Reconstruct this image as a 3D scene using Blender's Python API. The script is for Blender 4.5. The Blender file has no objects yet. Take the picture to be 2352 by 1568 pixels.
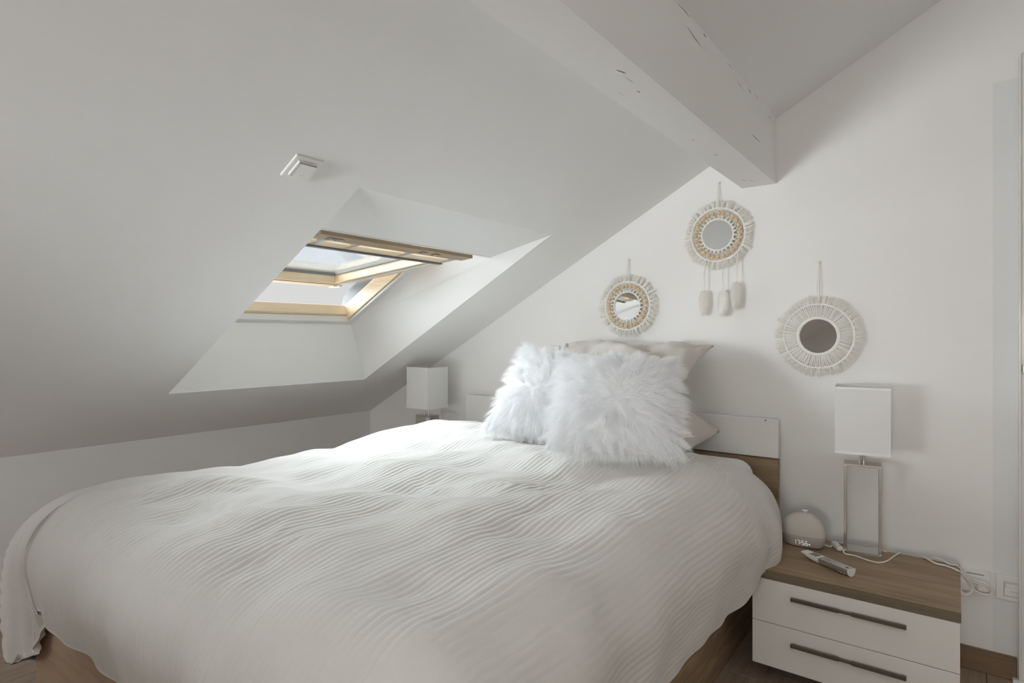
import bpy, bmesh, math, random
import numpy as np
from mathutils import Vector, Matrix

random.seed(7)
rng = np.random.default_rng(11)
scene = bpy.context.scene
COL = scene.collection

# ------------------------------------------------------------------ camera
CAM_H = 1.061
cam_d = bpy.data.cameras.new('camera')
cam = bpy.data.objects.new('camera', cam_d)
COL.objects.link(cam)
cam.location = (0, 0, CAM_H)
cam.rotation_euler = (math.radians(90), 0, math.atan2(0.599, 0.8007))
cam_d.sensor_width = 36.0
cam_d.lens = 36.0 * 1364.0 / 2352.0
cam_d.shift_y = -13.0 / 2352.0
cam_d.clip_start = 0.01
scene.camera = cam

# ------------------------------------------------------------------ colour management and light
scene.view_settings.view_transform = 'Standard'
scene.view_settings.look = 'None'
scene.view_settings.gamma = 1.0
scene.view_settings.exposure = 0.13
scene.view_settings.use_curve_mapping = False
scene.cycles.diffuse_bounces = 12
scene.cycles.max_bounces = 16
scene.cycles.transparent_max_bounces = 16
scene.cycles.sample_clamp_indirect = 6.0

SKY_STRENGTH = 0.66
SUN_STRENGTH = 30.0
world = bpy.data.worlds.new('sky')
scene.world = world
world.use_nodes = True
wn = world.node_tree
wn.nodes.clear()
w_out = wn.nodes.new('ShaderNodeOutputWorld')
w_bg = wn.nodes.new('ShaderNodeBackground')
w_tc = wn.nodes.new('ShaderNodeTexCoord')
w_no = wn.nodes.new('ShaderNodeTexNoise')
w_no.inputs['Scale'].default_value = 2.2
w_no.inputs['Detail'].default_value = 5
w_no.inputs['Roughness'].default_value = 0.55
w_rp = wn.nodes.new('ShaderNodeValToRGB')
w_rp.color_ramp.elements[0].position = 0.36
w_rp.color_ramp.elements[0].color = (0.66, 0.78, 0.95, 1)
w_rp.color_ramp.elements[1].position = 0.58
w_rp.color_ramp.elements[1].color = (0.97, 0.97, 0.95, 1)
wn.links.new(w_tc.outputs['Generated'], w_no.inputs['Vector'])
wn.links.new(w_no.outputs['Fac'], w_rp.inputs['Fac'])
wn.links.new(w_rp.outputs['Color'], w_bg.inputs['Color'])
w_bg.inputs['Strength'].default_value = SKY_STRENGTH
wn.links.new(w_bg.outputs['Background'], w_out.inputs['Surface'])

def add_sun(name, direction_to_sun, strength, angle, color):
    d = bpy.data.lights.new(name, 'SUN')
    d.energy = strength
    d.angle = math.radians(angle)
    d.color = color
    o = bpy.data.objects.new(name, d)
    COL.objects.link(o)
    o.rotation_euler = Vector(direction_to_sun).to_track_quat('Z', 'Y').to_euler()
    o.location = (-6, 2, 6)
    return o
add_sun('sun', (-0.88, 0.06, 0.46), SUN_STRENGTH, 94, (0.865, 0.945, 1.0))

def add_area(name, loc, target, sx, sy, power, color, spread=180):
    d = bpy.data.lights.new(name, 'AREA')
    d.shape = 'RECTANGLE'
    d.size, d.size_y = sx, sy
    d.spread = math.radians(spread)
    d.energy = power
    d.color = color
    o = bpy.data.objects.new(name, d)
    COL.objects.link(o)
    o.location = loc
    o.rotation_euler = (Vector(loc) - Vector(target)).to_track_quat('Z', 'Y').to_euler()
    return o
add_area('bounce_fill', (0.18, -0.80, 1.58), (0.16, -0.80, 3.0), 0.8, 0.8, 20.0, (0.965, 0.98, 0.985))  # added uplight, bounced off the ceiling as general fill
add_area('wall_fill', (-1.62, -1.5, 0.90), (-0.80, 2.4, 1.80), 0.76, 0.30, 3.65, (0.945, 0.985, 1.0), 52)  # unseen fill added at the left rear to brighten the headboard wall
add_area('corner_fill', (-2.52, -0.95, 0.50), (-2.72, 1.6, 0.86), 0.3, 0.3, 2.2, (0.985, 0.99, 1.0), 90)  # extra fill put in to lift the knee wall and low slope
add_area('nightstand_fill', (0.10, -2.4, 1.05), (-0.05, 2.2, 0.75), 0.5, 0.5, 1.1, (1.0, 0.955, 0.89), 40)  # invented warm fill for the nightstand front and lower right wall

# ------------------------------------------------------------------ materials
def new_mat(name):
    m = bpy.data.materials.new(name)
    m.use_nodes = True
    nt = m.node_tree
    b = nt.nodes['Principled BSDF']
    return m, nt, b

def srgb(r, g, b):
    f = lambda c: (c / 255 / 12.92) if c / 255 <= 0.04045 else ((c / 255 + 0.055) / 1.055) ** 2.4
    return (f(r), f(g), f(b), 1)

def plain(name, col, rough=0.5, metal=0.0, spec=0.5, bump=0.0, bscale=200, var=0.0, vscale=3.0, sheen=0.0, subsurf=0.0):
    m, nt, b = new_mat(name)
    b.inputs['Base Color'].default_value = (*col[:3], 1)
    b.inputs['Roughness'].default_value = rough
    b.inputs['Metallic'].default_value = metal
    b.inputs['Specular IOR Level'].default_value = spec
    tc = nt.nodes.new('ShaderNodeTexCoord')
    if sheen:
        b.inputs['Sheen Weight'].default_value = sheen
    if var > 0:
        n = nt.nodes.new('ShaderNodeTexNoise')
        n.inputs['Scale'].default_value = vscale
        n.inputs['Detail'].default_value = 4
        mx = nt.nodes.new('ShaderNodeMix')
        mx.data_type = 'RGBA'
        mx.inputs[6].default_value = (*[c * (1 - var) for c in col[:3]], 1)
        mx.inputs[7].default_value = (*[min(1, c * (1 + var)) for c in col[:3]], 1)
        nt.links.new(tc.outputs['Object'], n.inputs['Vector'])
        nt.links.new(n.outputs['Fac'], mx.inputs[0])
        nt.links.new(mx.outputs[2], b.inputs['Base Color'])
    if bump > 0:
        n = nt.nodes.new('ShaderNodeTexNoise')
        n.inputs['Scale'].default_value = bscale
        n.inputs['Detail'].default_value = 3
        bp = nt.nodes.new('ShaderNodeBump')
        bp.inputs['Strength'].default_value = bump
        bp.inputs['Distance'].default_value = 0.002
        nt.links.new(tc.outputs['Object'], n.inputs['Vector'])
        nt.links.new(n.outputs['Fac'], bp.inputs['Height'])
        nt.links.new(bp.outputs['Normal'], b.inputs['Normal'])
    return m

def wood(name, c1, c2, axis='X', rough=0.5, fine=60, dark=None, knots=False):
    m, nt, b = new_mat(name)
    tc = nt.nodes.new('ShaderNodeTexCoord')
    mp = nt.nodes.new('ShaderNodeMapping')
    sc = {'X': (1.2, 14, 14), 'Y': (14, 1.2, 14), 'Z': (14, 14, 1.2)}[axis]
    mp.inputs['Scale'].default_value = sc
    nt.links.new(tc.outputs['Object'], mp.inputs['Vector'])
    n1 = nt.nodes.new('ShaderNodeTexNoise')
    n1.inputs['Scale'].default_value = 2.0
    n1.inputs['Detail'].default_value = 8
    n1.inputs['Roughness'].default_value = 0.65
    n1.inputs['Distortion'].default_value = 1.2
    nt.links.new(mp.outputs['Vector'], n1.inputs['Vector'])
    mp2 = nt.nodes.new('ShaderNodeMapping')
    sc2 = {'X': (3, fine, fine), 'Y': (fine, 3, fine), 'Z': (fine, fine, 3)}[axis]
    mp2.inputs['Scale'].default_value = sc2
    nt.links.new(tc.outputs['Object'], mp2.inputs['Vector'])
    n2 = nt.nodes.new('ShaderNodeTexNoise')
    n2.inputs['Scale'].default_value = 4.0
    n2.inputs['Detail'].default_value = 4
    nt.links.new(mp2.outputs['Vector'], n2.inputs['Vector'])
    ad = nt.nodes.new('ShaderNodeMath')
    ad.operation = 'MULTIPLY_ADD'
    ad.inputs[1].default_value = 0.35
    nt.links.new(n2.outputs['Fac'], ad.inputs[0])
    sb = nt.nodes.new('ShaderNodeMath')
    sb.operation = 'MULTIPLY'
    sb.inputs[1].default_value = 0.65
    nt.links.new(n1.outputs['Fac'], sb.inputs[0])
    nt.links.new(sb.outputs[0], ad.inputs[2])
    rp = nt.nodes.new('ShaderNodeValToRGB')
    rp.color_ramp.elements[0].position = 0.36
    rp.color_ramp.elements[0].color = (*c1[:3], 1)
    rp.color_ramp.elements[1].position = 0.62
    rp.color_ramp.elements[1].color = (*c2[:3], 1)
    nt.links.new(ad.outputs[0], rp.inputs['Fac'])
    col_out = rp.outputs['Color']
    if knots:
        v = nt.nodes.new('ShaderNodeTexVoronoi')
        v.inputs['Scale'].default_value = 5.0
        r2 = nt.nodes.new('ShaderNodeValToRGB')
        r2.color_ramp.elements[0].position = 0.04
        r2.color_ramp.elements[0].color = (0.45, 0.3, 0.18, 1)
        r2.color_ramp.elements[1].position = 0.09
        r2.color_ramp.elements[1].color = (1, 1, 1, 1)
        nt.links.new(tc.outputs['Object'], v.inputs['Vector'])
        nt.links.new(v.outputs['Distance'], r2.inputs['Fac'])
        mm = nt.nodes.new('ShaderNodeMix')
        mm.data_type = 'RGBA'
        mm.blend_type = 'MULTIPLY'
        mm.inputs[0].default_value = 1.0
        nt.links.new(col_out, mm.inputs[6])
        nt.links.new(r2.outputs['Color'], mm.inputs[7])
        col_out = mm.outputs[2]
    nt.links.new(col_out, b.inputs['Base Color'])
    b.inputs['Roughness'].default_value = rough
    bp = nt.nodes.new('ShaderNodeBump')
    bp.inputs['Strength'].default_value = 0.25
    bp.inputs['Distance'].default_value = 0.0008
    nt.links.new(n2.outputs['Fac'], bp.inputs['Height'])
    nt.links.new(bp.outputs['Normal'], b.inputs['Normal'])
    return m

def wall_material():
    # warm white paint; a separate narrow strip beside the door casing is cooler in tone
    m, nt, b = new_mat('wall_paint')
    tc = nt.nodes.new('ShaderNodeTexCoord')
    n = nt.nodes.new('ShaderNodeTexNoise')
    n.inputs['Scale'].default_value = 2.5
    n.inputs['Detail'].default_value = 4
    nt.links.new(tc.outputs['Object'], n.inputs['Vector'])
    mx = nt.nodes.new('ShaderNodeMix')
    mx.data_type = 'RGBA'
    mx.inputs[6].default_value = (0.855, 0.848, 0.835, 1)
    mx.inputs[7].default_value = (0.875, 0.868, 0.857, 1)
    nt.links.new(n.outputs['Fac'], mx.inputs[0])
    nt.links.new(mx.outputs[2], b.inputs['Base Color'])
    b.inputs['Roughness'].default_value = 0.75
    b.inputs['Specular IOR Level'].default_value = 0.25
    n2 = nt.nodes.new('ShaderNodeTexNoise')
    n2.inputs['Scale'].default_value = 160
    bp = nt.nodes.new('ShaderNodeBump')
    bp.inputs['Strength'].default_value = 0.06
    bp.inputs['Distance'].default_value = 0.002
    nt.links.new(tc.outputs['Object'], n2.inputs['Vector'])
    nt.links.new(n2.outputs['Fac'], bp.inputs['Height'])
    nt.links.new(bp.outputs['Normal'], b.inputs['Normal'])
    return m

def beam_material():
    # painted timber: a few dark hairline checks showing through the paint
    m, nt, b = new_mat('painted_beam')
    tc = nt.nodes.new('ShaderNodeTexCoord')
    mp = nt.nodes.new('ShaderNodeMapping')
    mp.inputs['Scale'].default_value = (45, 2.2, 45)
    nt.links.new(tc.outputs['Object'], mp.inputs['Vector'])
    n = nt.nodes.new('ShaderNodeTexNoise')
    n.inputs['Scale'].default_value = 1.6
    n.inputs['Detail'].default_value = 3
    n.inputs['Roughness'].default_value = 0.4
    nt.links.new(mp.outputs['Vector'], n.inputs['Vector'])
    r = nt.nodes.new('ShaderNodeValToRGB')
    r.color_ramp.elements[0].position = 0.72
    r.color_ramp.elements[0].color = (0.865, 0.858, 0.845, 1)
    r.color_ramp.elements[1].position = 0.76
    r.color_ramp.elements[1].color = (0.42, 0.39, 0.35, 1)
    nt.links.new(n.outputs['Fac'], r.inputs['Fac'])
    nt.links.new(r.outputs['Color'], b.inputs['Base Color'])
    b.inputs['Roughness'].default_value = 0.6
    b.inputs['Specular IOR Level'].default_value = 0.3
    return m

def pane_material():
    m = bpy.data.materials.new('window_glass')
    m.use_nodes = True
    nt = m.node_tree
    nt.nodes.clear()
    out = nt.nodes.new('ShaderNodeOutputMaterial')
    tr = nt.nodes.new('ShaderNodeBsdfTransparent')
    tr.inputs['Color'].default_value = (0.95, 0.965, 0.965, 1)
    gl = nt.nodes.new('ShaderNodeBsdfGlossy')
    gl.inputs['Roughness'].default_value = 0.02
    # Schlick reflectance from the angle of view, the same from both sides of the pane
    ge = nt.nodes.new('ShaderNodeNewGeometry')
    dt = nt.nodes.new('ShaderNodeVectorMath')
    dt.operation = 'DOT_PRODUCT'
    nt.links.new(ge.outputs['Incoming'], dt.inputs[0])
    nt.links.new(ge.outputs['Normal'], dt.inputs[1])
    ab = nt.nodes.new('ShaderNodeMath')
    ab.operation = 'ABSOLUTE'
    nt.links.new(dt.outputs['Value'], ab.inputs[0])
    om = nt.nodes.new('ShaderNodeMath')
    om.operation = 'SUBTRACT'
    om.inputs[0].default_value = 1.0
    nt.links.new(ab.outputs[0], om.inputs[1])
    pw = nt.nodes.new('ShaderNodeMath')
    pw.operation = 'POWER'
    pw.inputs[1].default_value = 5.0
    nt.links.new(om.outputs[0], pw.inputs[0])
    fr = nt.nodes.new('ShaderNodeMath')
    fr.operation = 'MULTIPLY_ADD'
    fr.inputs[1].default_value = 0.85
    fr.inputs[2].default_value = 0.035
    nt.links.new(pw.outputs[0], fr.inputs[0])
    mx = nt.nodes.new('ShaderNodeMixShader')
    nt.links.new(fr.outputs[0], mx.inputs[0])
    nt.links.new(tr.outputs[0], mx.inputs[1])
    nt.links.new(gl.outputs[0], mx.inputs[2])
    nt.links.new(mx.outputs[0], out.inputs['Surface'])
    return m

def shade_material():
    m, nt, b = new_mat('lamp_shade_fabric')
    b.inputs['Base Color'].default_value = (0.92, 0.92, 0.905, 1)
    b.inputs['Roughness'].default_value = 0.8
    b.inputs['Specular IOR Level'].default_value = 0.2
    tl = nt.nodes.new('ShaderNodeBsdfTranslucent')
    tl.inputs['Color'].default_value = (0.85, 0.85, 0.83, 1)
    mx = nt.nodes.new('ShaderNodeMixShader')
    mx.inputs[0].default_value = 0.25
    out = nt.nodes['Material Output']
    nt.links.new(b.outputs[0], mx.inputs[1])
    nt.links.new(tl.outputs[0], mx.inputs[2])
    nt.links.new(mx.outputs[0], out.inputs['Surface'])
    return m

def fur_material():
    m, nt, b = new_mat('white_fur')
    b.inputs['Base Color'].default_value = (0.945, 0.948, 0.955, 1)
    b.inputs['Roughness'].default_value = 0.6
    b.inputs['Specular IOR Level'].default_value = 0.25
    tl = nt.nodes.new('ShaderNodeBsdfTranslucent')
    tl.inputs['Color'].default_value = (0.945, 0.948, 0.955, 1)
    mx = nt.nodes.new('ShaderNodeMixShader')
    mx.inputs[0].default_value = 0.36
    out = nt.nodes['Material Output']
    nt.links.new(b.outputs[0], mx.inputs[1])
    nt.links.new(tl.outputs[0], mx.inputs[2])
    nt.links.new(mx.outputs[0], out.inputs['Surface'])
    return m

def emit_material(name, col, strength):
    m = bpy.data.materials.new(name)
    m.use_nodes = True
    nt = m.node_tree
    nt.nodes.clear()
    out = nt.nodes.new('ShaderNodeOutputMaterial')
    e = nt.nodes.new('ShaderNodeEmission')
    e.inputs['Color'].default_value = (*col, 1)
    e.inputs['Strength'].default_value = strength
    nt.links.new(e.outputs[0], out.inputs['Surface'])
    return m

M = {}
M['wall'] = wall_material()
M['ceiling'] = plain('ceiling_paint', (0.87, 0.87, 0.868), 0.8, spec=0.2, bump=0.05, bscale=120, var=0.012)
M['lining'] = plain('lining_paint', (0.84, 0.84, 0.835), 0.6, spec=0.3)
M['cool_strip'] = plain('cool_wall_strip', (0.79, 0.805, 0.80), 0.75, spec=0.25)
M['beam'] = beam_material()
M['crack'] = plain('crack_dark', (0.25, 0.22, 0.19), 0.9)
M['floor'] = wood('oak_floor', srgb(142, 124, 108), srgb(170, 151, 133), 'Y', 0.45)
M['oak'] = wood('grey_oak_x', srgb(126, 104, 80), srgb(168, 144, 115), 'X', 0.55)
M['oak_y'] = wood('grey_oak_y', srgb(126, 104, 80), srgb(168, 144, 115), 'Y', 0.55)
M['oak_edge'] = wood('grey_oak_edge', srgb(106, 94, 76), srgb(124, 112, 92), 'X', 0.6)
M['footwood'] = wood('foot_board_wood', srgb(166, 142, 116), srgb(182, 158, 132), 'X', 0.6)
M['skirting'] = wood('skirting_wood', srgb(118, 97, 76), srgb(134, 111, 88), 'X', 0.5)
M['pine'] = wood('pine_x', srgb(230, 203, 163), srgb(243, 225, 194), 'X', 0.4, knots=True)
M['pine_y'] = wood('pine_y', srgb(231, 206, 170), srgb(243, 227, 199), 'Y', 0.4)
M['pine_dark'] = wood('pine_bar', srgb(150, 130, 104), srgb(172, 150, 122), 'Y', 0.5)
M['gloss_white'] = plain('gloss_white', (0.80, 0.79, 0.775), 0.14, spec=0.5)
M['drawer_white'] = plain('drawer_white', (0.80, 0.78, 0.745), 0.38, spec=0.4)
M['handle'] = plain('handle_bronze', srgb(96, 88, 76)[:3], 0.4, metal=0.3)
M['chrome'] = plain('brushed_steel', (0.62, 0.61, 0.58), 0.24, metal=1.0)
M['shade'] = shade_material()
M['plastic'] = plain('white_plastic', (0.82, 0.82, 0.80), 0.35, spec=0.45)
M['cord'] = plain('white_cord', (0.82, 0.80, 0.77), 0.5)
M['metal_grey'] = plain('grey_aluminium', (0.12, 0.125, 0.125), 0.5, metal=0.3)
M['gasket'] = plain('grey_gasket', (0.23, 0.23, 0.22), 0.6)
M['weatherstrip'] = plain('white_weatherstrip', (0.74, 0.74, 0.73), 0.5)
M['silver'] = plain('silver_metal', (0.55, 0.54, 0.51), 0.35, metal=0.9)
M['glass'] = pane_material()
M['mirror'] = plain('mirror_silver', (0.86, 0.87, 0.87), 0.015, metal=1.0)
M['fur'] = fur_material()
M['fur_base'] = plain('fur_backing', (0.86, 0.865, 0.875), 0.9, spec=0.1)
M['duvet'] = plain('duvet_cotton', (0.695, 0.675, 0.645), 0.85, spec=0.15, bump=0.10, bscale=420, sheen=0.15)
M['pillow'] = plain('beige_cotton', (0.635, 0.60, 0.55), 0.85, spec=0.15, bump=0.10, bscale=380, sheen=0.15)
M['sheet'] = plain('white_sheet', (0.83, 0.84, 0.84), 0.85, spec=0.15)
M['macrame'] = plain('macrame_cotton', (0.90, 0.88, 0.835), 0.9, spec=0.1, bump=0.2, bscale=300)
M['bead'] = wood('bead_wood', srgb(208, 180, 140), srgb(228, 204, 168), 'Z', 0.45)
M['clock_cloth'] = plain('clock_cloth', (0.62, 0.585, 0.535), 0.95, spec=0.1, bump=0.4, bscale=900)
M['clock_body'] = plain('clock_plastic', (0.44, 0.415, 0.38), 0.6, spec=0.3)
M['digit'] = emit_material('display_digit', (1.0, 0.98, 0.95), 0.75)
M['remote_grey'] = plain('remote_silver', (0.40, 0.39, 0.37), 0.32, metal=0.5)
M['remote_dark'] = plain('remote_display', (0.22, 0.22, 0.20), 0.2)
M['dark'] = plain('dark_slot', (0.10, 0.095, 0.09), 0.7)
M['grey_line'] = plain('grey_joint', (0.36, 0.35, 0.34), 0.7)
M['roof'] = plain('roof_slate', (0.12, 0.12, 0.13), 0.8)

# ------------------------------------------------------------------ object helpers
def link(o, parent=None):
    COL.objects.link(o)
    if parent is not None:
        o.parent = parent
    return o

def world_loc(o):
    v = Vector((0, 0, 0))
    while o is not None:
        v = v + o.location
        o = o.parent
    return v

def np_mesh(name, verts, faces):
    """verts (n,3) array, faces (m,k) array of equal sided faces or list"""
    me = bpy.data.meshes.new(name)
    if isinstance(faces, np.ndarray):
        verts = np.asarray(verts, dtype=np.float32)
        m_, k_ = faces.shape
        me.vertices.add(len(verts))
        me.vertices.foreach_set('co', verts.ravel())
        me.loops.add(m_ * k_)
        me.loops.foreach_set('vertex_index', faces.astype(np.int32).ravel())
        me.polygons.add(m_)
        me.polygons.foreach_set('loop_start', np.arange(0, m_ * k_, k_, dtype=np.int32))
        me.update(calc_edges=True)
        me.validate()
    else:
        me.from_pydata([tuple(v) for v in verts], [], faces)
        me.update()
    return me

def obj(name, verts, faces, mat, parent=None, smooth=False, world=True, loc=None):
    """one mesh object; verts in world coordinates unless world=False (then local to parent/loc)"""
    verts = np.asarray(verts, dtype=float)
    if world and parent is not None:
        verts = verts - np.array(world_loc(parent))
    me = np_mesh(name, verts, faces)
    me.materials.append(mat)
    if smooth:
        me.polygons.foreach_set('use_smooth', [True] * len(me.polygons))
    o = bpy.data.objects.new(name, me)
    if loc is not None:
        o.location = loc
    return link(o, parent)

def empty(name, loc):
    o = bpy.data.objects.new(name, None)
    o.empty_display_size = 0.05
    o.location = loc
    return link(o)

def tag(o, label, cat, group=None):
    o['label'] = label
    o['category'] = cat
    if group:
        o['group'] = group
    return o

def structure(o):
    o['kind'] = 'structure'
    return o

def copy_tree(o, parent=None):
    c = o.copy()
    COL.objects.link(c)
    c.parent = parent
    for ch in list(o.children):
        copy_tree(ch, c)
    return c

def join(parts):
    V, F, n = [], [], 0
    for v, f in parts:
        V.append(np.asarray(v, float))
        F += [tuple(int(i) + n for i in q) for q in f]
        n += len(v)
    return np.vstack(V), F

def box(x0, x1, y0, y1, z0, z1, bev=0.0, seg=2):
    if bev <= 0:
        v = [(x0, y0, z0), (x1, y0, z0), (x1, y1, z0), (x0, y1, z0), (x0, y0, z1), (x1, y0, z1), (x1, y1, z1), (x0, y1, z1)]
        f = [(3, 2, 1, 0), (4, 5, 6, 7), (0, 1, 5, 4), (1, 2, 6, 5), (2, 3, 7, 6), (3, 0, 4, 7)]
        return np.array(v, float), f
    bm = bmesh.new()
    bmesh.ops.create_cube(bm, size=1.0)
    for v in bm.verts:
        v.co = Vector(((x0 + x1) / 2 + v.co.x * (x1 - x0), (y0 + y1) / 2 + v.co.y * (y1 - y0), (z0 + z1) / 2 + v.co.z * (z1 - z0)))
    bmesh.ops.bevel(bm, geom=bm.edges[:], offset=bev, segments=seg, affect='EDGES', profile=0.5)
    bm.verts.index_update()
    V = np.array([tuple(v.co) for v in bm.verts])
    F = [tuple(v.index for v in f.verts) for f in bm.faces]
    bm.free()
    return V, F

def prism(poly, axis, a0, a1):
    """extrude a 2D polygon along an axis; poly gives the other two coordinates in xyz order"""
    n = len(poly)
    V = []
    for a in (a0, a1):
        for p, q in poly:
            V.append({'x': (a, p, q), 'y': (p, a, q), 'z': (p, q, a)}[axis])
    F = [tuple(range(n))[::-1], tuple(range(n, 2 * n))]
    for i in range(n):
        j = (i + 1) % n
        F.append((i, j, n + j, n + i))
    bm = bmesh.new()
    vs = [bm.verts.new(v) for v in V]
    for f in F:
        bm.faces.new([vs[i] for i in f])
    bmesh.ops.recalc_face_normals(bm, faces=bm.faces[:])
    bm.verts.index_update()
    F = [tuple(v.index for v in f.verts) for f in bm.faces]
    bm.free()
    return np.array(V, float), F

def slab(quad, t):
    """thin plate from 4+ points with thickness vector t"""
    q = np.array(quad, float)
    n = len(q)
    V = np.vstack([q, q + np.array(t)])
    F = [tuple(range(n)), tuple(range(2 * n - 1, n - 1, -1))]
    for i in range(n):
        j = (i + 1) % n
        F.append((j, i, n + i, n + j))
    return V, F

def catmull(pts, n=8):
    P = np.array(pts, float)
    P = np.vstack([2 * P[0] - P[1], P, 2 * P[-1] - P[-2]])
    out = []
    for i in range(1, len(P) - 2):
        p0, p1, p2, p3 = P[i - 1], P[i], P[i + 1], P[i + 2]
        for k in range(n):
            t = k / n
            out.append(0.5 * ((2 * p1) + (-p0 + p2) * t + (2 * p0 - 5 * p1 + 4 * p2 - p3) * t * t + (-p0 + 3 * p1 - 3 * p2 + p3) * t ** 3))
    out.append(P[-2])
    return np.array(out)

def tube(path, r, seg=8, caps=True, closed=False):
    P = np.array(path, float)
    n = len(P)
    if closed:
        T = np.roll(P, -1, 0) - np.roll(P, 1, 0)
    else:
        T = np.gradient(P, axis=0)
    T /= np.linalg.norm(T, axis=1)[:, None] + 1e-12
    rr = np.full(n, r) if np.isscalar(r) else np.array(r)
    up = np.array([0, 0, 1.0]) if abs(T[0][2]) < 0.9 else np.array([1.0, 0, 0])
    V = []
    N = np.cross(T[0], up)
    N /= np.linalg.norm(N)
    for i in range(n):
        N = N - T[i] * (N @ T[i])
        N /= np.linalg.norm(N)
        B = np.cross(T[i], N)
        for k in range(seg):
            a = 2 * math.pi * k / seg
            V.append(P[i] + rr[i] * (math.cos(a) * N + math.sin(a) * B))
    F = []
    for i in range(n if closed else n - 1):
        i2 = (i + 1) % n
        for k in range(seg):
            k2 = (k + 1) % seg
            F.append((i * seg + k, i * seg + k2, i2 * seg + k2, i2 * seg + k))
    if caps and not closed:
        F.append(tuple(range(seg))[::-1])
        F.append(tuple(range((n - 1) * seg, n * seg)))
    return np.array(V), F

def lathe(profile, seg=24, centre=(0, 0, 0), cap=True):
    V, F = [], []
    n = len(profile)
    for k in range(seg):
        a = 2 * math.pi * k / seg
        for r, z in profile:
            V.append((centre[0] + r * math.cos(a), centre[1] + r * math.sin(a), centre[2] + z))
    for k in range(seg):
        k2 = (k + 1) % seg
        for i in range(n - 1):
            F.append((k * n + i, k2 * n + i, k2 * n + i + 1, k * n + i + 1))
    if cap:
        F.append(tuple(k * n for k in range(seg))[::-1])
        F.append(tuple(k * n + n - 1 for k in range(seg)))
    return np.array(V, float), F

def uv_sphere(r, c=(0, 0, 0), seg=12, rings=8, sq=(1, 1, 1)):
    prof = [(r * math.sin(math.pi * i / rings), -r * math.cos(math.pi * i / rings)) for i in range(1, rings)]
    V, F = lathe(prof, seg)
    V = V * np.array(sq) + np.array(c)
    return V, F

def rot(V, R, c):
    return np.asarray(V) @ np.array(R).T + np.array(c)

# ------------------------------------------------------------------ room shell
SL = 0.548                              # roof pitch (rise per metre)
XK, ZK = -2.885, 0.601                  # knee wall plane and the height where the slope starts
YB = 2.40                               # headboard wall
XR, YR = 1.35, -3.00                    # walls behind the camera
HY = math.hypot(1, SL)
NX, NZ = -SL / HY, 1 / HY
def roof(s, off=0.0):                   # along the slope from the knee wall, and outwards
    return (XK + s / HY + NX * off, ZK + SL * s / HY + NZ * off)
def zroof(x):
    return ZK + SL * (x - XK)

fl = structure(empty('floor', (0, 0, 0)))
obj('screed', *box(XK - 0.1, XR + 0.1, YR - 0.1, YB + 0.1, -0.12, -0.014), M['dark'], fl)
pw, plen = 0.185, 1.26
plank_me = None
r_ = 0
x = XK
while x < XR - 0.01:
    off = (r_ * 0.43) % plen
    y = YR - off
    while y < YB - 0.001:
        y0, y1 = max(y, YR), min(y + plen, YB)
        x1 = min(x + pw, XR)
        if y1 - y0 > 0.03:
            full = (y1 - y0 > plen - 1e-4) and (x1 - x > pw - 1e-4)
            if full and plank_me is not None:
                o = bpy.data.objects.new('plank', plank_me)
                o.location = (x, y0, 0)
                link(o, fl)
            else:
                V, F = box(0.0006, x1 - x - 0.0006, 0.0006, y1 - y0 - 0.0006, -0.014, 0.0, 0.0012, 1)
                o = obj('plank', V, F, M['floor'], fl, world=False, loc=(x, y0, 0))
                if full:
                    plank_me = o.data
        y += plen
    x += pw
    r_ += 1

xe = XR + 0.1
structure(obj('wall_back', *prism([(XK, 0), (XR, 0), (XR, zroof(XR)), (XK, ZK)], 'y', YB, YB + 0.12), M['wall']))
structure(obj('wall_left', *box(XK - 0.1, XK, YR, YB + 0.12, 0, ZK), M['ceiling']))
structure(obj('wall_right', *box(XR, XR + 0.1, YR - 0.1, YB + 0.12, 0, zroof(XR) + 0.1), M['wall']))
structure(obj('wall_rear', *prism([(XK, 0), (XR, 0), (XR, zroof(XR)), (XK, ZK)], 'y', YR - 0.1, YR), M['wall']))

# sloping ceiling with the roof window opening
S0, S1, Y0, Y1 = 0.4875, 1.8005, 1.050, 2.010      # opening in the ceiling
FS0, FS1, FY0, FY1 = 0.62, 1.60, 1.128, 1.922      # window frame outline
def holed(off, s0, s1, y0, y1, send):
    ss = [0.0, s0, s1, send]
    ys = [YR - 0.1, y0, y1, YB + 0.12]
    V = [(roof(s, off)[0], y, roof(s, off)[1]) for s in ss for y in ys]
    F = []
    for i in range(3):
        for j in range(3):
            if i == 1 and j == 1:
                continue
            a = i * 4 + j
            F.append((a, a + 1, a + 5, a + 4))
    return np.array(V), F
SEND = (XR + 0.1 - XK) * HY
structure(obj('ceiling', *holed(0.0, S0, S1, Y0, Y1, SEND), M['ceiling']))
structure(obj('trim_1', *holed(0.30, FS0 + 0.012, FS1 - 0.012, FY0 + 0.012, FY1 - 0.012, SEND), M['roof']))
bpy.data.objects['trim_1'].name = 'trim_5'

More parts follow.
